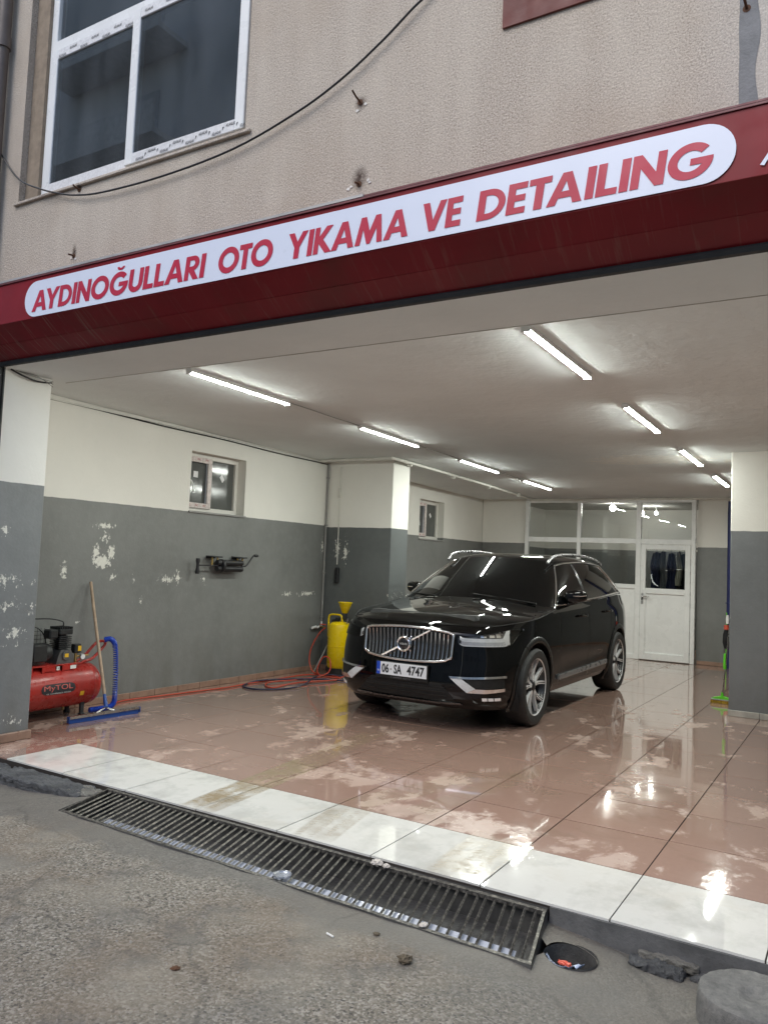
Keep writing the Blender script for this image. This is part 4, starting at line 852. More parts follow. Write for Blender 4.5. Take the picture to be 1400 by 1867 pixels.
# ---------------------------------------------------------------- yellow foam tank
YC = Vector((-.71,5.13,0)); yr = .152
yt = thing('foam_sprayer', 'yellow pressure tank with funnel and carrying handle behind the black car', 'sprayer', YC)
MB().lathe([(0,.07),(.08,.072),(.13,.085),(yr,.12),(yr,.36),(yr+.003,.363),(yr+.003,.369),(yr,.372),(yr,.60),(.14,.645),(.10,.672),(.05,.682),(0,.684)], YC, n=36).build('tank', 'tank_yellow', yt, 40)
MB().lathe([(yr-.03,.0),(yr-.01,.0),(yr-.005,.09),(yr-.03,.09)], YC, n=30).build('base_ring', 'rubber_dark', yt, 40)
MB().tube(smoothpts([YC+Vector(p) for p in ((-yr-.012,-.02,.48),(-yr-.014,-.02,.62),(-yr-.012,-.02,.73),(-yr+.02,-.02,.765),(-.02,-.02,.77),(.03,-.02,.755),(.045,-.02,.70),(.045,-.02,.665))],5), .013, 10).build('handle', 'tank_yellow', yt, 40)
MB().lathe([(.012,.70),(.03,.72),(.028,.80),(.012,.80)], YC+Vector((.07,0,0)), n=16).build('funnel_neck', 'motor_black', yt, 40)
MB().lathe([(.025,.79),(.04,.80),(.088,.925),(.094,.928),(.094,.938),(.086,.938),(.036,.81),(.025,.80)], YC+Vector((.07,0,0)), n=24).build('funnel', 'tank_yellow', yt, 40)
MB().bbox(YC.x-.06,YC.x-.01,YC.y-.03,YC.y+.02,.68,.735,.006).tube([YC+Vector((-.10,-.03,.69)), YC+Vector((-.04,-.03,.70))], .016, 8).build('valve', 'motor_black', yt, 40); MB().tube([YC+Vector((.13,-.03,.665)), YC+Vector((.14,-.03,.735))], .009, 8).build('safety_valve', 'steel', yt, 40)
for s_ in (-1,):
    wl = MB().lathe([(0,-.016),(.05,-.016),(.056,-.008),(.056,.008),(.05,.016),(0,.016)], YC+Vector((-yr-.03,.05,.057)), 'x', 20).build('wheel', 'rubber_dark', yt, 40)
    MB().cyl(YC+Vector((-yr-.05,.05,.057)), .02, .004, 'x', 12).build('hub', 'steel', wl)
# ---------------------------------------------------------------- hoses and tap
tp = thing('wall_tap', 'small tap with white and red fittings at the foot of the grey wall pipe', 'tap', (X_L+.03,5.34,.6))
MB().tube([(X_L+.02,5.375,.64),(X_L+.02,5.37,.58),(X_L+.05,5.25,.57)], .015, 10).build('body', 'pvc_white', tp, 40); MB().tube([(X_L+.03,5.24,.575),(X_L+.04,5.14,.565)], .018, 10).build('cap', 'pvc_white', tp, 40)
MB().bbox(X_L+.05,X_L+.14,5.30,5.325,.60,.615,.003).build('lever', 'wrapper_red', tp); MB().tube([(X_L+.05,5.3,.58),(X_L+.16,5.27,.57)], .013, 8).build('outlet', 'brass', tp, 40)
hz = .011
tag(MB().tube(smoothpts([(-.87,1.50,.02),(-1.0,1.72,hz),(-1.11,2.0,hz),(-1.05,2.47,hz),(-1.0,2.9,hz),(-.95,3.31,hz),(-.97,3.7,hz),(-.95,4.07,hz),(-.90,4.69,hz+.008),(-.63,4.9,hz),(-.43,4.77,hz),(-.40,4.49,hz+.012),(-.57,4.06,hz+.012),(-.575,3.66,hz),(-.74,3.71,hz),(-.82,3.92,hz+.01),(-.66,4.4,hz+.014),(-.6,4.75,hz+.06),(-.66,4.86,.22),(-.76,4.86,.24),(-.80,4.8,.10),(-.72,4.75,hz+.02),(-.5,4.85,hz),(-.35,4.98,.09),(-.28,5.05,.2)],7), .0085, 8).build('red_hose', 'hose_red', smooth=60), 'red air hose running along the wall and coiled on the tiles', 'hose')
tag(MB().tube(smoothpts([(-1.03,5.27,.57),(-1.08,5.2,.50),(-1.04,4.98,.33),(-.97,4.85,.18),(-.88,4.8,.06),(-.78,4.78,.03),(-.62,4.6,.03),(-.7,4.3,.028)],7), .0085, 8).build('red_hose', 'hose_red', smooth=60), 'red hose drooping from the wall tap to the coil', 'hose')
tag(MB().tube(smoothpts([(-.98,5.26,.55),(-.90,5.2,.50),(-.885,5.12,.38),(-.90,5.0,.2),(-.93,4.92,.06),(-.88,4.8,.02)],7), .008, 8).build('grey_hose', 'conduit_grey', smooth=60), 'thin grey blue hose hanging straight down beside the yellow tank', 'hose')
tag(MB().tube(smoothpts([(.05,4.85,hz),(-.31,4.71,hz),(-.63,4.36,hz+.02),(-.94,3.91,hz+.018),(-.97,3.66,hz),(-.85,3.46,hz),(-.63,3.44,hz),(-.44,3.69,hz),(-.43,4.04,hz+.014),(-.6,4.45,hz+.03),(-.66,4.85,hz+.018),(-.50,4.98,hz),(-.1,5.05,hz)],7), .0095, 8).build('dark_hose', 'hose_dark', smooth=60), 'dark blue hose lying in a wide loop in front of the yellow tank', 'hose')
# ---------------------------------------------------------------- hand-cranked roller on the side wall
rl = thing('hose_roller', 'black hand cranked roller bracket mounted on the grey side wall', 'roller', (-1.12,3.3,1.35))
xr = -1.11
for z in (1.395,1.325): MB().lathe([(0,3.20),(.03,3.20),(.033,3.215),(.033,3.60),(.03,3.62),(0,3.62)], (xr,0,z), 'y', 18).build('roller', 'cable_black', rl, 40)
for y0, y1 in ((3.08,3.26),(3.50,3.68)):
    MB().bbox(xr-.05,xr+.03,y0,y1,1.452,1.466,.003).bbox(xr-.088,xr-.05,y0+.03,y1-.03,1.44,1.47,.003).build('bracket', 'cable_black', rl)
    for yy in (y0+.05,y1-.045): MB().tube([(xr-.01,yy,1.36),(xr-.01,yy,1.453)], .011, 8).build('stud', 'brass', rl, 40)
MB().lathe([(0,3.255),(.07,3.255),(.076,3.265),(.076,3.285),(.07,3.295),(0,3.295)], (xr-.01,0,1.36), 'y', 24).build('flange', 'cable_black', rl, 40)
MB().tube([(xr,2.90,1.36),(xr,3.22,1.36)], .008, 8).build('shaft', 'cable_black', rl, 40)
MB().lathe([(0,-.085),(.022,-.083),(.027,-.06),(.017,-.02),(.016,.02),(.025,.06),(.022,.085),(0,.087)], (xr,2.90,1.35), n=14).build('grip', 'cable_black', rl, 40)
MB().tube([(xr,3.61,1.36),(xr+.02,3.66,1.36),(xr+.02,3.69,1.38),(xr+.02,3.79,1.485),(xr+.02,3.81,1.49)], .009, 8).build('crank', 'cable_black', rl, 40); MB().lathe([(0,3.81),(.014,3.81),(.018,3.84),(.014,3.875),(0,3.88)], (xr+.02,0,1.49), 'y', 12).build('knob', 'cable_black', rl, 40)
# ---------------------------------------------------------------- drain grating
gt = thing('drain_grating', 'long black iron drain grating of twisted bars along the tile edge', 'drain grate', (2.5,-.22,-.05))
def gpt(x, v_):  # v_=0 back edge, 1 front edge
    s_ = (x-GX0)/(GX1-GX0); return Vector((x+SK*v_, -.008+(GY+.012)*v_, (-.014-.014*s_)*(1-v_)+(-.035-.042*s_)*v_))
def angle(v0, v1, name):
    a = [gpt(GX0+.004, v0), gpt(GX1-.004, v0), gpt(GX1-.004, v1), gpt(GX0+.004, v1)]; mb = MB(); d = Vector((0,0,-.014)); u3 = Vector((0,0,.003))
    mb.add([p+u3 for p in a]+[p+d for p in a], [(0,1,2,3),(4,7,6,5),(0,4,5,1),(1,5,6,2),(2,6,7,3),(3,7,4,0)]); return mb.build(name, 'iron_grate', gt)
angle(0,.05,'frame_bar'); angle(.95,1.0,'frame_bar')
for xx in (GX0+.012, GX1-.012):
    a, b = gpt(xx,.05), gpt(xx,.95); MB().add([p+Vector(o_) for p in (a,b) for o_ in ((-.007,0,.002),(.007,0,.002),(.007,0,-.03),(-.007,0,-.03))], [(0,1,2,3),(4,7,6,5),(0,4,5,1),(1,5,6,2),(2,6,7,3),(3,7,4,0)]).build('frame_bar', 'iron_grate', gt)
L = (gpt(2.5,.05)-gpt(2.5,.95)).length; nseg = 22; mb = MB(); rings = []
for k in range(nseg+1):
    a = k/nseg*math.pi*2*5.5; rings.append([(.0066*math.cos(a+q*math.pi/2), -L*k/nseg, .0066*math.sin(a+q*math.pi/2)) for q in range(4)])
mb.add([p for r_ in rings for p in r_], [(i*4+j, i*4+(j+1) % 4, (i+1)*4+(j+1) % 4, (i+1)*4+j) for i in range(nseg) for j in range(4)])
bme = mb.mesh('bar'); bme.materials.append(MATS['iron_grate']); NB = 60
for k in range(NB):
    x = GX0+.03+(GX1-GX0-.06)*(k+.5)/NB+random.gauss(0,.002); a, b = gpt(x,.05), gpt(x+random.gauss(0,.003),.95)
    o = bpy.data.objects.new('bar', bme); COL.objects.link(o); o.parent = gt; o.location = a-gt.location-Vector((0,0,.008)); d = (b-a).normalized()
    o.rotation_euler = (-d).to_track_quat('Y','Z').to_euler(); 
# ---------------------------------------------------------------- kerb, broken edge, round stone
def lump(name, cx, cy, cz, sx, sy, sz, mat, label, cat, seed=1, box=True, amp=.012):
    bm = bmesh.new(); bmesh.ops.create_cube(bm, size=2); bmesh.ops.subdivide_edges(bm, edges=bm.edges, cuts=22 if sx < .3 else 44, use_grid_fill=True)
    for v_ in bm.verts:
        p = v_.co; e = .22
        q = Vector((p.x, p.y, p.z)); 
        ln = (abs(q.x)**8+abs(q.y)**8+abs(q.z)**8)**.125; q = q/ln
        X = Vector((cx+q.x*sx, cy+q.y*sy, cz+q.z*sz))
        sv_ = Vector((seed*3.1, seed*1.7, 0)); n = mnoise.turbulence_vector((X+sv_)*15, 5, True)*amp*1.7
        v_.co = X+n-Vector((0,0,amp*.6))
    m_ = MB(); m_.addbm(bm); return tag(m_.build(name, mat, smooth=14), label, cat)
lump('kerb_stone', .55, -.11, -.082, .44, .10, .056, 'kerb_stone', 'rough dark kerb stone next to the pale mortar lump by the grating', 'kerb', 3, amp=.012)
lump('kerb_stone', -.40, -.115, -.088, .50, .105, .058, 'kerb_stone', 'rough dark kerb stone in front of the entrance jamb', 'kerb', 6, amp=.012)
lump('mortar_patch', .93, -.09, -.062, .10, .075, .034, 'kerb_mortar', 'pale mortar lump between the dark kerb and the grating', 'mortar', 5, amp=.012)
slab_e = MB().sheet([[(x, -.009+.006*nz(x*8, z*20)-(.02+.015*nz(x*5,2))*max(0,-z-.05)*6, z) for x in np.linspace(3.94,6.1,60)] for z in (-.011,-.04,-.07,-.10,-.14,-.2)], (0,.02,0))
struct(slab_e.build('slab_edge', 'slab_edge', smooth=60))
lump('broken_kerb', 4.40, -.07, -.138, .11, .05, .042, 'kerb_stone', 'dark blue grey stone chunk wedged under the tile edge', 'rubble', 11, amp=.016)
lump('broken_kerb', 4.62, -.04, -.155, .10, .04, .045, 'kerb_stone', 'dark low stone chunk touching the round stone', 'rubble', 14, amp=.014)
lump('mortar_patch', 4.44, -.03, -.095, .12, .022, .018, 'kerb_mortar', 'pale crumbled mortar above the stone chunk under the tiles', 'mortar', 17, amp=.01)
RC = Vector((4.79,-.255,.03)); rs = MB(); prof = []
for r_, h in ((0,-.068),(.02,-.068),(.04,-.064),(.055,-.055),(.075,-.051),(.12,-.05),(.16,-.05),(.178,-.0505),(.188,-.055),(.193,-.065),(.196,-.10),(.198,-.16),(.20,-.28)): prof.append((r_,h))
rs.lathe(prof, RC, n=90); rs.v = [tuple(Vector(p)+mnoise.turbulence_vector(Vector(p)*22, 4, True)*.005) for p in rs.v]
tag(rs.build('round_stone', 'round_stone', smooth=30), 'round grey concrete block with hollow top at the street corner', 'stone block')
# ---------------------------------------------------------------- litter
def crumple(name, c, r_, mat, label, cat, seed, flat=.6):
    bm = bmesh.new(); bmesh.ops.create_icosphere(bm, subdivisions=3, radius=1)
    for v_ in bm.verts:
        p = v_.co.copy(); k = 1+.35*nz(p.x*3+seed, p.y*3.3, p.z*2.9)+.18*nz(p.x*8, p.y*9+seed, p.z*7)
        v_.co = Vector((c[0]+p.x*r_[0]*k, c[1]+p.y*r_[1]*k, c[2]+p.z*r_[2]*k))
    return tag(MB().addbm(bm).build(name, mat, smooth=28), label, cat)
g1 = gpt(2.66,.86); tag(MB().lathe([(0,.002),(.036,.002),(.04,.006),(.045,.007),(.045,.0),(.04,-.002),(0,-.002)], g1+Vector((0,0,.008)), n=28).build('plastic_disc', 'plastic_clear', smooth=40), 'clear round plastic lid lying on the grating', 'lid')
g2 = gpt(3.06,.04); crumple('crumpled_tissue', g2+Vector((0,-.01,.016)), (.030,.022,.014), 'tissue', 'crumpled beige tissue at the back of the grating', 'tissue', 3)
crumple('crumpled_tissue', g2+Vector((.055,-.012,.012)), (.018,.016,.010), 'tissue', 'smaller tissue scrap beside the crumpled tissue', 'tissue', 9)
g3 = gpt(3.44,.93); crumple('paper_scrap', g3+Vector((0,0,.008)), (.016,.022,.006), 'tissue', 'small pale paper scrap on the front rim of the grating', 'paper', 5)
crumple('dry_leaf', (3.60,-.70,gz(3.6,-.7)+.012), (.028,.026,.013), 'leaf_brown', 'crumpled dark brown leaf lying on the street', 'leaf', 7)
crumple('dry_leaf', (3.40,-.585,gz(3.4,-.585)+.005), (.014,.012,.005), 'leaf_brown', 'tiny brown leaf bit on the street near the grating', 'leaf', 4)
crumple('rusty_clod', (2.93,-1.25,gz(2.93,-1.25)+.003), (.018,.016,.004), 'rust', 'small rusty red clod pressed into the street', 'clod', 6)
tag(MB().tube([(3.23,-.70,gz(3.23,-.7)+.005),(3.27,-.71,gz(3.27,-.71)+.005)], .004, 6).build('cigarette_butt', 'sticker_white'), 'white cigarette butt on the street in front of the grating', 'cigarette')
bg_ = MB(); n1 = 14
bg_.sheet([[ (HC[0]-.098+.165*i/n1*(1-.2*j/8), HC[1]-.03-.065*math.sin(math.pi*i/n1)-.0*j+.05*(j/8)*(1-.5*i/n1)+.006*nz(i*1.1,j), -.094-.028*j/8+.007*nz(i*.9, j*.9)+.006*nz(i*2.1,j*1.7)) for i in range(n1+1)] for j in range(9)], (0,0,-.003))
tag(bg_.build('plastic_bag', 'bag_blue', smooth=60), 'pale blue plastic bag stuck in the round gully', 'bag')
crumple('red_wrapper', (HC[0]+.0,HC[1]-.075,-.088), (.026,.012,.008), 'wrapper_red', 'small red wrapper on the bag in the gully', 'wrapper', 2)
pb = MB()
for k in range(420):
    x, y = random.uniform(1.0,5.2), -.55-abs(random.gauss(0,.55)); 
    if y < -2.6: continue
    s_ = abs(random.gauss(.0024,.0016))+.001; z = float(gz(x,y))
    pb.add([(x-s_,y-s_*.7,z-.001),(x+s_,y-s_,z-.001),(x+s_*.8,y+s_,z-.001),(x-s_*.7,y+s_*.8,z-.001),(x,y,z+s_)], [(0,1,4),(1,2,4),(2,3,4),(3,0,4)])
tag(pb.build('grit', 'pebble', fix=False), 'fine loose grit scattered over the street', 'grit', kind='stuff')
# ---------------------------------------------------------------- tall block across the street (mirrored in the upper panes)
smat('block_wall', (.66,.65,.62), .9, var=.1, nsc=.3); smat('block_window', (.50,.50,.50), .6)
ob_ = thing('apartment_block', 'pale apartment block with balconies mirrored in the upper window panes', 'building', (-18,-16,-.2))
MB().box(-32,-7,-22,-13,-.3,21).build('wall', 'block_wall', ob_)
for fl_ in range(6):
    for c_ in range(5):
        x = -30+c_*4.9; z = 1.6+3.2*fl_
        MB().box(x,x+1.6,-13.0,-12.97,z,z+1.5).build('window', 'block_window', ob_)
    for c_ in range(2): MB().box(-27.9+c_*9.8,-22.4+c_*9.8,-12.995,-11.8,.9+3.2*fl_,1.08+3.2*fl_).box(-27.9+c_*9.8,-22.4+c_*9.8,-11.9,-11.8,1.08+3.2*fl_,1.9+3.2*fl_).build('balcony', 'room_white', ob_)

def low_house(x0, x1, h, label, y1=-14.5):  # unseen houses added to block low sky and darken the car's reflections
    t_ = thing('added_street_house', label, 'building', ((x0+x1)/2, y1-4, -.2), 'unseen low houses added to block low sky')
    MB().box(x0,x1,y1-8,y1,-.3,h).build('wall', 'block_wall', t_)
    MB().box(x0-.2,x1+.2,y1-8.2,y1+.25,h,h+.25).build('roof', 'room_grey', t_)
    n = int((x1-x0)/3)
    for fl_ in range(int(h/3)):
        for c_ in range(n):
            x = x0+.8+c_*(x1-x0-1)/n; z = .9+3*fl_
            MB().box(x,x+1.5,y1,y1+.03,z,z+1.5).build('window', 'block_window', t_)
low_house(-6.5,2.5,7.2,'unseen pale two storey house added across from the bay to block low sky'); low_house(2.9,12,6.6,'unseen pale house added opposite the sign end to block low sky'); low_house(12.4,24,8.4,'unseen taller pale house added far along the street to block low sky')

fl_ = thing('red_flower', 'red artificial flower behind the top pane of the upper window', 'flower', (-.06,.24,5.33))
for k in range(7):
    a = 2*math.pi*k/7; c_ = Vector((-.06+.06*math.cos(a), .25, 5.36+.05*math.sin(a)))
    MB().sheet([[c_+Vector((.045*u*math.cos(a)-.03*v_*math.sin(a), .012*math.sin(u*3+k)+.01*v_*v_, .045*u*math.sin(a)+.03*v_*math.cos(a))) for v_ in (-1,-.4,.4,1)] for u in (-1,-.3,.4,1)], (0,.003,0)).build('petal', 'wrapper_red', fl_, 60)
MB().tube([(-.06,.26,5.36),(-.05,.27,5.1),(-.05,.27,4.9)], .005, 6).build('stem', 'plastic_green', fl_, 40)
# ---------------------------------------------------------------- car
def paintmat(name, col, rough, coat, spec=.5):
    m, t, b = newmat(name); v = objc(t); b.inputs['Base Color'].default_value = (*col, 1)
    t.links.new(mrange(t, noise(t, v, 3, 5, .6), .35, .7, rough*.7, rough*1.4), b.inputs['Roughness']); b.inputs['Coat Weight'].default_value = coat; b.inputs['Coat Roughness'].default_value = .012; b.inputs['Coat IOR'].default_value = 1.42
    b.inputs['Specular IOR Level'].default_value = spec
    d = mrange(t, voro(t, v, 70), .10, .03); bump(t, b, mth(t, 'MULTIPLY', d, mrange(t, noise(t, v, 2.2, 3), .52, .62)), .10, .002)
paintmat('car_paint', (.0022,.0023,.0026), .3, 1.0, 0.0); paintmat('tinted_glass', (.002,.0022,.0025), .02, .0, .32)
smat('sill_grey', (.16,.16,.165), .3, .2, .08); smat('rail_grey', (.42,.42,.43), .3, .7, .05); smat('tyre', (.016,.016,.016), .62, var=.25, nsc=20); smat('car_trim', (.006,.006,.006), .35, var=.1); smat('car_dark', (.003,.003,.003), .7); smat('rim_silver', (.72,.72,.73), .32, .3, .06); smat('rim_dark', (.012,.012,.013), .3)
smat('lamp_white', (.92,.93,.94), .22, 0, .06, 30); smat('lamp_grey', (.55,.56,.58), .3, 0, .1, 30); smat('lamp_dark', (.02,.02,.022), .15); smat('plate_white', (.70,.72,.76), .4, var=.03); smat('plate_blue', (.012,.06,.45), .4); smat('grey_trim', (.20,.20,.205), .28, .8, .08)
glass('lens_glass', (1,1,1), 1.4)
C = Vector((1.54,3.75,0))
car = thing('parked_car', 'glossy black SUV with chrome grille parked on the wet tiles', 'car', C)
def cr(P_, t_):
    """Catmull-Rom at parameter t_ (index units) through rows of P_"""
    P_ = np.asarray(P_, float); n = len(P_)-1; i = min(int(math.floor(t_)), n-1); f = t_-i
    g = lambda j: P_[j] if 0 <= j <= n else (2*P_[0]-P_[1] if j < 0 else 2*P_[n]-P_[n-1])
    a, b, c, d = g(i-1), g(i), g(i+1), g(i+2)
    return .5*(2*b+(c-a)*f+(2*a-5*b+4*c-d)*f*f+(3*b-a-3*c+d)*f**3)
KP = np.array([(0,-.865),(.25,-.86),(.48,-.838),(.66,-.785),(.79,-.69),(.87,-.565),(.912,-.42),(.935,-.2),(.945,.1),(.95,.6),(.952,1.3),(.952,2.0),(.948,2.6),(.93,3.1),(.89,3.45),(.80,3.72),(.6,3.86),(.3,3.92),(0,3.94)])
tt = np.linspace(0, len(KP)-1, 1500); PL = np.array([cr(KP, q) for q in tt]); SL = np.concatenate([[0], np.cumsum(np.hypot(*np.diff(PL, axis=0).T))])
def plan(s_):
    sg_ = -1 if s_ < 0 else 1; a = abs(s_); x = np.interp(a, SL, PL[:,0]); y = np.interp(a, SL, PL[:,1])
    e = .01; dx = np.interp(a+e, SL, PL[:,0])-np.interp(max(0, a-e), SL, PL[:,0]); dy = np.interp(a+e, SL, PL[:,1])-np.interp(max(0, a-e), SL, PL[:,1])
    if a < e: dx, dy = 1, 0
    if a > SL[-1]-e: dx, dy = -1, 0
    l = math.hypot(dx, dy); return sg_*x, y, sg_*dy/l, -dx/l    # outward normal (nx, ny)
def s_at_y(y): return float(np.interp(y, PL[:1400,1], SL[:1400]))
def s_at_x(x): k = np.argmax(PL[:,0] > .95) or 700; return float(np.interp(x, PL[:600,0], SL[:600]))
ZS = ([.18,.22,.26,.31,.36,.45,.56,.70,.80,.88,.95,1.0,1.05,1.10,1.15,1.2],[.10,.075,.05,.03,.02,.013,.006,0,0,.003,.008,.016,.03,.05,.066,.08])
ZF = ([.18,.21,.25,.30,.36,.43,.50,.56,.62,.75,.86,.91,.94,.98,1.05],[.15,.09,.035,.012,.0,-.004,.004,.012,.022,.036,.052,.072,.10,.15,.2])
ZR = ([.18,.3,.36,.5,.8,1.0,1.2],[.14,.05,.01,0,.02,.05,.12])
def ztop(y): return float(np.interp(y, [-.87,-.57,-.42,-.2,.1,.45,.62,1.3,2.0,2.6,3.1,3.45,3.72,3.94], [.930,.942,.957,.978,1.005,1.05,1.075,1.105,1.135,1.165,1.185,1.17,1.12,1.08]))
def zbot(y): return float(np.interp(y, [-.87,-.5,.5,2.4,3.3,3.94], [.20,.20,.255,.265,.27,.30]))
def wall(s_, z, off=0):
    x, y, nx, ny = plan(s_); wf = max(0, -ny)**1.5; wr = max(0, ny)**1.5; ws = max(0, 1-wf-wr)
    d = ws*np.interp(z, *ZS)+wf*np.interp(z, *ZF)+wr*np.interp(z, *ZR)
    # shallow door hollow and shoulder
    d += ws*.010*math.exp(-((z-.50)/.09)**2)*float(np.interp(y,[.5,.9,2.2,2.6],[0,1,1,0]))
    if y < .2: d += .075*math.exp(-((abs(s_)-1.02)/.24)**2)*max(0, (z-.60)/.34)**1.6
    return Vector((x-nx*(d-off), y-ny*(d-off), z))
D1, D2, D3 = .66, 1.64, 2.56; g_ = .0028
S0 = [0]+[float(q) for q in np.arange(.03, s_at_y(D1)-.02, .03)]
for a, b in ((D1,D2),(D2,D3)): S0 += [s_at_y(a-g_), s_at_y(a+g_)]+[s_at_y(float(q)) for q in np.arange(a+.03, b-.015, .03)]
S0 += [s_at_y(D3-g_), s_at_y(D3+g_)]+[float(q) for q in np.arange(s_at_y(D3)+.03, SL[-1]-.01, .03)]+[SL[-1]]
S = [-q for q in reversed(S0[1:])]+S0
NV = 40; GRID = []; ARCH = ((0.0,.365),(2.92,.365)); AR = .415
for s_ in S:
    y = plan(s_)[1]; zb, zt_ = zbot(y), ztop(y); GRID.append([wall(s_, zb+(zt_-zb)*k/NV) for k in range(NV+1)])
full = MB().grid(GRID); BV = BVHTree.FromPolygons([Vector(p) for p in full.v], full.f)
def inarch(p): return abs(p[0]) > .5 and any(math.hypot(p[1]-a, p[2]-b) < AR for a, b in ARCH)
parts = {}
def put(key, quad, G=GRID):
    m_, ix = parts.setdefault(key, (MB(), {})); f = []
    for (i, j) in quad:
        if (i, j) not in ix:
            p = G[i][j].copy()
            if inarch(p):
                a, b = min(ARCH, key=lambda c: math.hypot(p.y-c[0], p.z-c[1])); d = math.hypot(p.y-a, p.z-b); p.y = a+(p.y-a)/d*AR; p.z = b+(p.z-b)/d*AR
            ix[i, j] = len(m_.v); m_.v.append(tuple(p+C))
        f.append(ix[i, j])
    m_.f.append(tuple(f))
for i in range(len(S)-1):
    for j in range(NV):
        q = [(i,j),(i+1,j),(i+1,j+1),(i,j+1)]; pc = sum((GRID[a][b] for a, b in q), Vector())/4
        if inarch(pc): continue
        y = pc.y; side = abs(pc.x) > .8 and -.5 < y < 3.6
        if side and any(abs(y-d) < g_*.99 for d in (D1,D2,D3)) and pc.z > .30: continue
        if side and pc.z > .30 and D1 < y < D2: put('front_door'+('L' if pc.x > 0 else 'R'), q)
        elif side and pc.z > .30 and D2 < y < D3: put('rear_door'+('L' if pc.x > 0 else 'R'), q)
        else: put('body', q)
OBJ = {}
for k, (m_, ix) in parts.items():
    nm = k if k == 'body' else k[:-1]; OBJ[k] = m_.build(nm, 'car_paint', car, 35)
# bonnet (Coons patch)
sh_ = s_at_x(.80); sc_ = s_at_y(.60)
def topw(s_): return wall(s_, ztop(plan(s_)[1]))
E0 = topw(sc_)
def C0(q): return topw(sh_*q)
def C1(q): return Vector((E0.x*q, E0.y-.25*(1-q*q), E0.z+.072*(1-abs(q)**2.2)))
def EL(t_, sg_): return topw(sg_*(sh_+(sc_-sh_)*t_))
HG = []
for t_ in np.linspace(0, 1, 34):
    row = []
    for q in np.linspace(-1, 1, 49):
        k = (q+1)/2; p = C0(q)*(1-t_)+C1(q)*t_ + EL(t_,-1)*(1-k)+EL(t_,1)*k - ((C0(-1)*(1-k)+C0(1)*k)*(1-t_)+(C1(-1)*(1-k)+C1(1)*k)*t_)
        p.z += .062*(1-math.exp(-t_/.16))*(1-.75*t_**1.5)*(1-abs(q)**2.3)*(1-t_**6) + .006*math.exp(-((abs(q)-.60+.1*t_)/.07)**2)*math.sin(math.pi*t_)
        p.z += .003; row.append(p+C)
    HG.append(row)
hood = MB().grid(HG).build('bonnet', 'car_paint', car, 40)
for sg_ in (-1,1): MB().tube([EL(t_,sg_)+C+Vector((sg_*.001,0,.003)) for t_ in np.linspace(0,1,24)], .0035, 5).build('shut_line', 'car_dark', hood)
# cabin
BK = [(0,.34,1.135),(.35,.37,1.13),(.62,.45,1.115),(.78,.54,1.095),(.868,.64,1.083),(.893,.8,1.088),(.902,1.3,1.112),(.902,2.0,1.142),(.893,2.6,1.172),(.872,3.05,1.195),(.83,3.38,1.19),(.72,3.62,1.18),(.4,3.74,1.16),(0,3.78,1.155)]
TK = [(0,1.20,1.59),(.25,1.215,1.585),(.43,1.25,1.572),(.54,1.29,1.556),(.60,1.35,1.54),(.618,1.40,1.55),(.64,1.55,1.57),(.65,2.0,1.59),(.645,2.45,1.585),(.63,2.80,1.57),(.61,3.12,1.55),(.5,3.42,1.535),(.3,3.5,1.54),(0,3.53,1.545)]
def cab(i_, v_, off=0):
    sg_ = -1 if i_ < 0 else 1; a = min(abs(i_), 13); b, t_ = cr(BK, a), cr(TK, a); p = b+(t_-b)*v_
    if a < 1e-6: n = np.array([0,-1.0])
    elif a > 12.99: n = np.array([0,1.0])
    else:
        d = (cr(BK, min(13, a+.02))-cr(BK, a-.02))+(cr(TK, min(13, a+.02))-cr(TK, a-.02)); n = np.array([d[1], -d[0]]); n /= np.linalg.norm(n)
    bl = .026*4*v_*(1-v_)+off; return Vector((sg_*(p[0]+n[0]*bl), p[1]+n[1]*bl, p[2]+.3*off))
GA, GB1, GB2, GC1, GC2, GD = 4.22, 6.40, 6.58, 8.02, 8.12, 9.25
IS0 = sorted(set([0]+[round(x, 3) for x in np.arange(.25, 13, .25)]+[3.78,GA,GB1,GB2,GC1,GC2,GD,10.7,13]))
IS = [-q for q in reversed(IS0[1:])]+IS0; VS = [0,.03,.06,.10,.2,.3,.4,.5,.6,.7,.8,.88,.93,.965,1.0]
CG = [[cab(a, v_) for v_ in VS] for a in IS]; parts = {}
def inarch(p): return False
for i in range(len(IS)-1):
    m_ = (IS[i]+IS[i+1])/2; a = abs(m_); sd_ = 'L' if m_ > 0 else 'R'
    for j in range(len(VS)-1):
        v_ = (VS[j]+VS[j+1])/2; key = 'cabin'
        if a < 3.78 and .03 < v_ < .965: key = 'windscreen'
        elif .06 < v_ < .93:
            if GA < a < GB1: key = 'side_window1'+sd_
            elif GB2 < a < GC1: key = 'side_window2'+sd_
            elif GC2 < a < GD: key = 'side_window3'+sd_
            elif a > 10.7: key = 'rear_window'
        put(key, [(i,j),(i+1,j),(i+1,j+1),(i,j+1)], CG)
for k, (m_, ix) in parts.items():
    nm = 'side_window' if k.startswith('side') else k; m_.build(nm, 'car_paint' if k == 'cabin' else 'tinted_glass', car, 35)
RG = []
TP = lambda a: Vector(cr(TK, abs(a)))*1.0
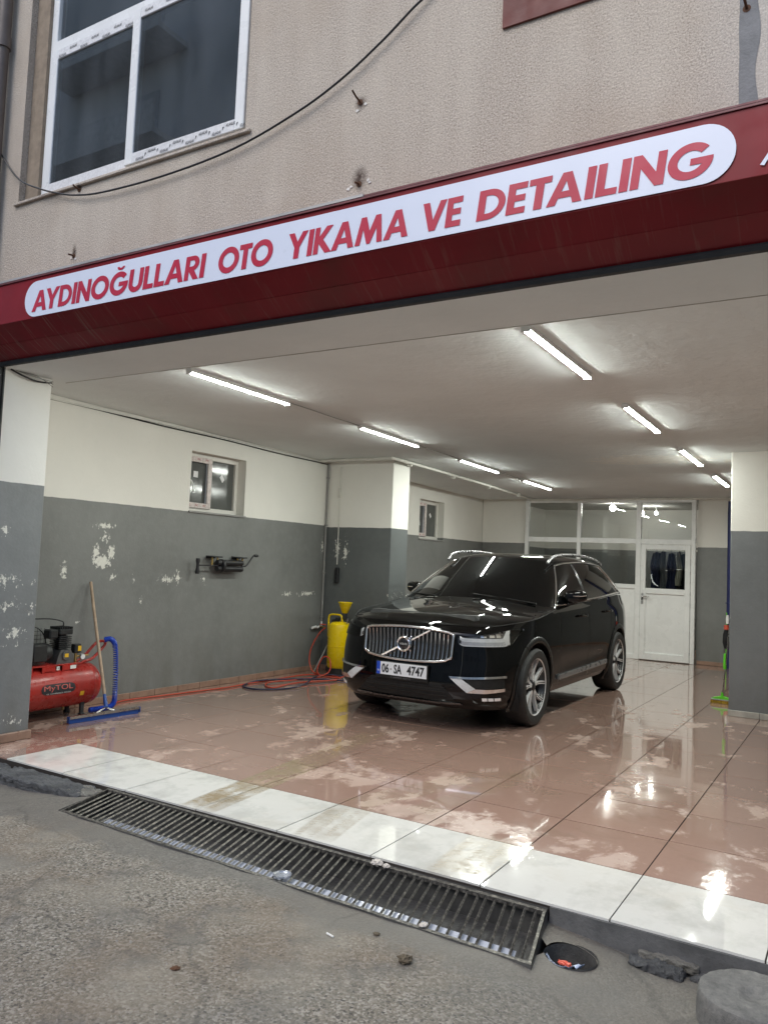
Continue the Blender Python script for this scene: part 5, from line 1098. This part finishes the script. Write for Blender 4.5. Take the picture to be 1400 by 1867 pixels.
for t_ in np.linspace(0, 1, 30):
    row = []
    for q in np.linspace(-1, 1, 31):
        f0 = lambda z: Vector((math.copysign(1, z)*TP(4*z).x, TP(4*z).y, TP(4*z).z)); f1 = lambda z: Vector((math.copysign(1, z)*TP(13-3*abs(z)).x, TP(13-3*abs(z)).y, TP(13-3*abs(z)).z))
        e = TP(4+6*t_); el, er = Vector((-e.x,e.y,e.z)), e; k = (q+1)/2
        p = f0(q)*(1-t_)+f1(q)*t_+el*(1-k)+er*k-((f0(-1)*(1-k)+f0(1)*k)*(1-t_)+(f1(-1)*(1-k)+f1(1)*k)*t_)
        p.z += .034*math.sin(math.pi*t_)**.7*(1-abs(q)**4)+.012*(1-abs(q)**2.5)*math.sin(math.pi*min(1,t_*4)/2)*(1-t_); row.append(p+C)
    RG.append(row)
roof = MB().grid(RG).build('roof', 'car_paint', car, 40)
fin = MB(); fin.add([(C.x-.02,C.y+2.95,1.615),(C.x+.02,C.y+2.95,1.615),(C.x+.018,C.y+3.12,1.605),(C.x-.018,C.y+3.12,1.605),(C.x,C.y+3.06,1.675),(C.x,C.y+3.11,1.675)], [(0,1,4),(1,2,5,4),(2,3,5),(3,0,4,5)]); fin.build('antenna_fin', 'car_paint', roof, 40)
# chrome window line
for sg_ in (-1,1):
    loop = [cab(sg_*a, .045, .004) for a in np.linspace(GA-.12, GD+.12, 60)]+[cab(sg_*(GD+.12), v_, .004) for v_ in np.linspace(.1,.9,12)]+[cab(sg_*a, .945, .004) for a in np.linspace(GD+.12, GA-.12, 60)]+[cab(sg_*(GA-.12), v_, .004) for v_ in np.linspace(.9,.1,14)]
    MB().tube([p+C for p in loop], .0105, 6, closed=True).build('window_trim', 'chrome', car, 50)
    for a in (GB1+.06, GB2-.05): MB().tube([cab(sg_*a, v_, .001)+C for v_ in np.linspace(.06,.93,10)], .0035, 5).build('pillar_trim', 'grey_trim', car, 50)
    rp = [Vector((sg_*x,y,z)) for x, y, z in ((.605,1.16,1.545),(.612,1.24,1.592),(.62,1.36,1.628),(.628,1.6,1.652),(.632,2.0,1.662),(.63,2.4,1.655),(.622,2.8,1.632),(.612,3.08,1.60),(.605,3.22,1.565))]
    MB().tube([p+C-Vector((0,0,.008)) for p in smoothpts(rp,8)], .0165, 10).build('roof_rail', 'rail_grey', car, 50)
# ---- front face
def fx(x): return s_at_x(abs(x))*(1 if x >= 0 else -1)
def ribbon(lo, hi, off, th, name, mat, parent=car, n=24, m=4, smooth=40, key=fx):
    """lo, hi: lists of (x, z) – a conforming slab between two edge curves"""
    P_ = []
    for k in np.linspace(0, 1, n):
        a = np.array([np.interp(k, np.linspace(0,1,len(lo)), [q[c] for q in lo]) for c in (0,1)]); b = np.array([np.interp(k, np.linspace(0,1,len(hi)), [q[c] for q in hi]) for c in (0,1)])
        P_.append([wall(key(float(a[0]+(b[0]-a[0])*w_)), float(a[1]+(b[1]-a[1])*w_), off)+C for w_ in np.linspace(0,1,m)])
    nrm = [[None]*m for _ in range(n)]
    A_ = MB(); top = P_; bot = []
    for k in np.linspace(0, 1, n):
        a = np.array([np.interp(k, np.linspace(0,1,len(lo)), [q[c] for q in lo]) for c in (0,1)]); b = np.array([np.interp(k, np.linspace(0,1,len(hi)), [q[c] for q in hi]) for c in (0,1)])
        bot.append([wall(key(float(a[0]+(b[0]-a[0])*w_)), float(a[1]+(b[1]-a[1])*w_), off-th)+C for w_ in np.linspace(0,1,m)])
    N = n*m; vs_ = [p for r_ in top for p in r_]+[p for r_ in bot for p in r_]; fs = []
    for i in range(n-1):
        for j in range(m-1):
            q = (i*m+j, i*m+j+1, (i+1)*m+j+1, (i+1)*m+j); fs += [q, tuple(z+N for z in reversed(q))]
    lp = list(range(m))+[i*m+m-1 for i in range(1,n)]+[(n-1)*m+j for j in range(m-2,-1,-1)]+[i*m for i in range(n-2,0,-1)]
    for a, b in zip(lp, lp[1:]+lp[:1]): fs.append((b, a, a+N, b+N))
    return A_.add(vs_, fs).build(name, mat, parent, smooth)
gtop = lambda x: .862+.03*(1-(x/.46)**2); gbot = lambda x: .640-.042*(1-(abs(x)/.46)**2.4)
X = np.linspace(-.445,.445,25)
gr = ribbon([(x*.975,gbot(x)) for x in X], [(x,gtop(x)) for x in X], .006, .02, 'grille', 'car_dark', n=30)
def gpos(x, z, off): return wall(fx(x), z, off)+C
cor = .03; ol = []
for a0, cxx, czz in ((90,.46-cor,gtop(.43)-cor),(0,.452-cor,gbot(.43)+cor*1.2),(-90,-(.452-cor),gbot(.43)+cor*1.2),(-180,-(.46-cor),gtop(.43)-cor)):
    for a in np.linspace(a0, a0-90, 6): ol.append((cxx+cor*math.cos(R(a)), czz+cor*math.sin(R(a))))
    if a0 == 0: ol += [(x, gbot(x)-.004) for x in np.linspace(.40,-.40,17)]
    if a0 == -180: ol += [(x, gtop(x)+.004) for x in np.linspace(-.41,.41,17)]
MB().tube([gpos(x, z, .02) for x, z in ol], .0125, 8, closed=True).build('grille_frame', 'chrome', gr, 50)
NS = 21
for k in range(NS):
    x = -.415+.83*k/(NS-1); z0_, z1_ = gbot(x)+.012, gtop(x)-.014; m_ = MB(); rows = []
    for w_ in np.linspace(0, 1, 9):
        z = z0_+(z1_-z0_)*w_; d = .020+.020*w_**2-.010*math.sin(math.pi*w_); c_ = gpos(x*(.975+.025*w_), z, d); hw = .0075
        rows.append([c_+Vector((-hw,.016,0)), c_+Vector((-hw*.55,0,0)), c_+Vector((hw*.55,0,0)), c_+Vector((hw,.016,0))])
    m_.grid(rows); m_.add([*rows[-1]], [(0,1,2,3)]); m_.build('slat', 'chrome', gr, 25)
ec = gpos(-.010,.742,.058); em = MB().lathe([(.050,.0),(.054,-.010),(.062,-.014),(.070,-.009),(.073,.004),(.073,.03)], ec, 'y', 36).build('emblem', 'chrome', gr, 40)
MB().lathe([(0,-.003),(.046,-.002),(.052,.002),(.052,.02)], ec, 'y', 32).build('emblem_disc', 'lamp_dark', em, 40)
m_ = MB(); place_text(m_, 'VOLVO', ec+Vector((-.038,-.0045,-.009)), (1,0,0), (0,0,1), .076, .017, .015); m_.build('emblem_lettering', 'rim_silver', em)
m_ = MB(); m_.add([ec+Vector(p) for p in ((.046,-.008,.040),(.060,-.008,.052),(.092,-.008,.046),(.082,-.008,.028),(.058,-.008,.026))], [(0,1,2,3,4)]); m_.build('emblem_arrow', 'chrome', em)
a, b = gpos(.235,.878,.05), gpos(-.235,.622,.05)
for p, q in ((a, ec+(a-ec).normalized()*.066), (b, ec+(b-ec).normalized()*.066)): MB().tube([p+Vector((0,.0,0)), q+Vector((0,.004,0))], .0095, 8).build('diagonal_bar', 'chrome', gr, 40)
# plate
pc = Vector((-.025,0,.503)); py = (wall(fx(-.025),.503,.02)+C).y-.006; px0, px1, pz0, pz1 = C.x+pc.x-.262, C.x+pc.x+.262, .446, .561
pl = MB().bbox(px0-.012,px1+.012,py,py+.03,pz0-.034,pz1+.006,.004).build('plate_holder', 'car_trim', car)
pw = MB().bbox(px0+.04,px1,py-.003,py-.0006,pz0,pz1,.001).build('number_plate', 'plate_white', car); MB().bbox(px0,px0+.0395,py-.003,py-.0006,pz0,pz1,.001).build('country_band', 'plate_blue', pw)
W_ = px1-px0
for tx, f0, f1 in (('06',.107,.252),('SA',.352,.51),('4747',.612,.955)):
    m_ = MB(); place_text(m_, tx, (px0+W_*f0, py-.0042, pz0+.016), (1,0,0), (0,0,1), W_*(f1-f0), .084, .03); m_.build('plate_lettering', 'print_black', pw)
m_ = MB(); place_text(m_, 'TR', (px0+.009, py-.0042, pz0+.026), (1,0,0), (0,0,1), .022, .016, .02); m_.build('country_lettering', 'plate_white', pw)
MB().bbox(px0+W_*.28,px0+W_*.305,py-.0042,py-.0031,pz0+.045,pz0+.062,.0004).build('plate_seal', 'conduit_grey', pw)
m_ = MB(); place_text(m_, 'T AMMER AUTO', (px0+.15, py-.0012, pz0-.027), (1,0,0), (0,0,1), .21, .018, .01); m_.build('holder_lettering', 'grey_trim', pl)
# lower intake and bumper trims
ribbon([(-.50,.285),(-.3,.27),(.3,.27),(.50,.285)], [(-.36,.42),(-.3,.425),(.3,.425),(.36,.42)], .004, .01, 'lower_intake', 'car_dark', n=26)
for z in (.31,.345,.385): ribbon([(-.44+z*.1,z),(.44-z*.1,z)], [(-.44+z*.1,z+.006),(.44-z*.1,z+.006)], .009, .008, 'intake_slat', 'car_trim', n=20, m=2)
ribbon([(-.56,.245),(-.3,.232),(.3,.232),(.56,.245)], [(-.54,.262),(-.3,.252),(.3,.252),(.54,.262)], .012, .015, 'skid_strip', 'grey_trim', n=24, m=3)
for sg_ in (-1,1):
    s1 = lambda L: [(sg_*x, z) for x, z in L]
    ribbon(s1([(.455,.478),(.60,.480),(.868,.494)]), s1([(.44,.494),(.60,.498),(.868,.514)]), .016, .018, 'fog_trim', 'chrome', n=26, m=3)
    ribbon(s1([(.452,.477),(.60,.362)]), s1([(.55,.479),(.665,.40)]), .014, .016, 'fog_trim', 'lamp_grey', n=12, m=3)
    ribbon(s1([(.60,.362),(.74,.360),(.862,.375)]), s1([(.665,.398),(.76,.395),(.862,.402)]), .016, .018, 'fog_trim', 'chrome', n=20, m=3)
    ribbon(s1([(.655,.402),(.862,.405)]), s1([(.575,.477),(.862,.49)]), .006, .01, 'fog_recess', 'car_dark', n=16, m=4)
    for k in range(3): ribbon(s1([(.725+.045*k,.292),(.762+.045*k,.292)]), s1([(.72+.045*k,.318),(.757+.045*k,.318)]), .008, .01, 'fog_lamp', 'lamp_white', n=5, m=3)
    # headlamp in perimeter coordinates
    ua, ub = s_at_x(.50), s_at_y(-.29); U = lambda k: ua+(ub-ua)*k; ks = lambda k: sg_*k
    zb_ = lambda k: float(np.interp(k, [0,.06,.62,.74,.88,1],[.785,.760,.766,.785,.860,.905])); zt2 = lambda k: float(np.interp(k, [0,.3,.6,.8,1],[.832,.866,.896,.914,.919])); kk = np.linspace(0,1,30)
    hl = ribbon([(sg_*U(k),zb_(k)) for k in kk], [(sg_*U(k),zt2(k)) for k in kk], .004, .012, 'headlamp', 'lamp_dark', n=40, m=6, key=lambda q: q)
    k2 = np.linspace(.02,.66,20); ribbon([(sg_*U(k),zb_(k)+.040) for k in k2], [(sg_*U(k),zb_(k)+.072) for k in k2], .007, .004, 'light_bar', 'lamp_white', hl, 24, 3, key=lambda q: q); ribbon([(sg_*U(k),zb_(k)+.002) for k in k2], [(sg_*U(k),zb_(k)+.009) for k in k2], .007, .004, 'light_bar', 'lamp_white', hl, 24, 3, key=lambda q: q)
    k2 = np.linspace(.04,.64,20); ribbon([(sg_*U(k),zb_(k)+.0092) for k in k2], [(sg_*U(k),zb_(k)+.0395) for k in k2], .006, .003, 'light_bar_inset', 'lamp_grey', hl, 24, 3, key=lambda q: q)
    k2 = np.linspace(.60,.985,16); ribbon([(sg_*U(k),zb_(k)+.005) for k in k2], [(sg_*U(k+.0),zb_(k)+(zt2(k)-zb_(k))*(.5+.45*min(1,(k-.6)/.1))) for k in k2], .006, .004, 'light_bar', 'lamp_white', hl, 20, 4, key=lambda q: q)
    for k in (.16,.28,.40,.50): ribbon([(sg_*U(k),zb_(k)+.080),(sg_*U(k+.08),zb_(k)+.082)], [(sg_*U(k),zt2(k)-.010),(sg_*U(k+.08),zt2(k)-.008)], .008, .006, 'projector', 'chrome', hl, 6, 3, key=lambda q: q)
    ribbon([(sg_*U(k),zb_(k)) for k in kk], [(sg_*U(k),zt2(k)) for k in kk], .013, .002, 'lens', 'lens_glass', hl, 40, 6, key=lambda q: q)
    # sill strip, lower cladding, handles
    sy = lambda y: sg_*s_at_y(y); ys_ = np.linspace(.62,2.36,24)
    ribbon([(sy(y),.372+.018*(y-.6)/1.7) for y in ys_], [(sy(y),.412+.020*(y-.6)/1.7) for y in ys_], .022, .02, 'sill_trim', 'sill_grey', n=30, m=4, key=lambda q: q)
    ribbon([(sy(y),.366+.018*(y-.6)/1.7) for y in ys_], [(sy(y),.373+.018*(y-.6)/1.7) for y in ys_], .026, .02, 'sill_trim', 'chrome', n=30, m=3, key=lambda q: q)
    for y in (1.36,2.38):
        m_ = MB(); m_.tube([wall(sy(q),.985+.02*(y-1.3), o_)+C for q, o_ in ((y-.10,.008),(y-.095,.032),(y-.05,.040),(y+.06,.040),(y+.105,.034),(y+.11,.008))], .013, 8); h_ = m_.build('door_handle', 'car_paint', OBJ[('front' if y < 1.6 else 'rear')+'_door'+('L' if sg_ > 0 else 'R')], 40)
    # wheel arch lip
    for (ay, az_) in ARCH:
        P_ = []
        for th in np.linspace(R(-28), R(208), 44):
            row = []
            for rr_, o_ in ((AR-.004,-.03),(AR-.004,.010),(AR+.012,.016),(AR+.040,.014),(AR+.052,.003)):
                y, z = ay+rr_*math.cos(th), az_+rr_*math.sin(th); z = max(z, .17); q = wall(sy(y) if y > -.55 else sy(-.55), min(z, ztop(y)-.02), o_); row.append(Vector((q.x, y, z))+C)
            P_.append(row)
        MB().grid(P_).build('arch_lip', 'car_trim', car, 50)
        MB().lathe([(.425,.50),(.43,.93)], Vector((0,ay,az_))+C if sg_ > 0 else Vector((-1.43,ay,az_))+C, 'x', 40, R(-25)+math.pi*0, R(205)).build('wheel_well', 'car_dark', car, 50)
    # mirror
    bm = bmesh.new(); bmesh.ops.create_cube(bm, size=2); bmesh.ops.subdivide_edges(bm, edges=bm.edges, cuts=9, use_grid_fill=True)
    for v_ in bm.verts:
        p = v_.co; l = (abs(p.x)**3.2+abs(p.y)**3.2+abs(p.z)**3.2)**(1/3.2); p = p/l; tz = 1-.28*max(0,p.x)*.9
        v_.co = Vector((sg_*(.975+.108*p.x), 1.045+.075*p.y*(1-.2*p.x)+.03*p.x, 1.196+.072*p.z*tz+.008*p.x))+C
    mi = MB().addbm(bm).build('door_mirror', 'car_paint', car, 50)
    MB().tube([Vector((sg_*.86,1.0,1.10))+C, Vector((sg_*.93,1.02,1.125))+C, Vector((sg_*.98,1.04,1.14))+C], [.03,.024,.02], 10).build('mirror_stalk', 'car_trim', mi, 50)
    MB().tube([Vector((sg_*x,y,z))+C for x, y, z in ((.90,.975,1.205),(.98,.968,1.202),(1.05,.995,1.205),(1.08,1.05,1.212))], .0045, 6).build('indicator', 'chrome', mi, 50)
    # wiper
    w0 = cab(sg_*1.0 if sg_ < 0 else 2.6, .02, .02)+C; w1 = cab(-2.9 if sg_ < 0 else .2, .10, .018)+C
    MB().tube([w0, w0.lerp(w1,.4)+Vector((0,-.012,.006)), w1], [.009,.007,.005], 6).build('wiper', 'car_trim', car, 50)
# dark box inside the shell, added to block light, then the rocker
MB().bbox(C.x-.60,C.x+.60,C.y-.62,C.y+3.75,.24,1.02,.05).build('light_block_box', 'car_dark', car)
MB().bbox(C.x-.86,C.x+.86,C.y+.46,C.y+2.46,.235,.30,.02).build('rocker', 'car_trim', car)
# wheels
def wheel():
    tp_ = [(.262,-.10),(.268,-.125),(.30,-.134),(.335,-.132),(.352,-.120),(.360,-.10),(.3625,-.05)]; tp_ = tp_+[(.3625,0)]+[(r_, -h) for r_, h in reversed(tp_)]
    gro = []
    for r_, h in tp_: gro.append((r_, h))
    ty = MB().lathe(gro, (0,0,0), 'x', 72).build('wheel', 'tyre', None, 30)
    MB().lathe([(.262,-.10),(.255,-.06),(.235,0),(.235,.06),(.255,.098),(.266,.112),(.272,.114),(.273,.118),(.262,.120),(.252,.108),(.246,.07)], (0,0,0), 'x', 60).build('rim', 'rim_dark', ty, 40)
    MB().lathe([(.256,.1165),(.263,.1225),(.270,.1215),(.272,.118)], (0,0,0), 'x', 60).build('rim_lip', 'rim_silver', ty, 40)
    MB().lathe([(0,.04),(.245,.02)], (0,0,0), 'x', 40).build('brake_disc', 'car_dark', ty, 40)
    MB().lathe([(0,.102),(.030,.102),(.036,.098),(.062,.088),(.07,.06)], (0,0,0), 'x', 30).build('hub_cap', 'rim_dark', ty, 40)
    for k in range(5):
        for sgn in (-1,1):
            th = 2*math.pi*k/5+.35; a0, a1 = th+sgn*.10, th+sgn*.30
            def pt(r_, a, o_, x): return Vector((x, r_*math.cos(a)-o_*math.sin(a), r_*math.sin(a)+o_*math.cos(a)))
            m_ = MB(); rows = []
            for w_ in np.linspace(0,1,5):
                r_ = .045+.215*w_; a = a0+(a1-a0)*w_**.8; x = .094+.018*w_-.012*math.sin(math.pi*w_); hw = .0105+.0055*w_
                rows.append([pt(r_,a,-hw,x-.03),pt(r_,a,-hw,x),pt(r_,a,hw,x),pt(r_,a,hw,x-.03)])
            m_.grid(rows); m_.build('spoke', 'rim_silver', ty, 30)
            m_ = MB(); rows = []
            for w_ in np.linspace(.22,.97,5):
                r_ = .045+.215*w_; a = a0+(a1-a0)*w_**.8; x = .0952+.018*w_-.012*math.sin(math.pi*w_); hw = .0012+.004*w_
                rows.append([pt(r_,a,-hw,x),pt(r_,a,hw,x)])
            m_.grid(rows); m_.build('spoke_inlay', 'rim_dark', ty, 30)
    return ty
w0 = wheel(); first = True
for (x, y) in ((.82,0),(.82,2.92),(-.82,0),(-.82,2.92)):
    o = w0 if first else copy_tree(w0); first = False; o.parent = car; o.location = (x, y, .3625); o.rotation_euler = (random.uniform(0,1.2) if y else .0, 0, 0 if x > 0 else math.pi)
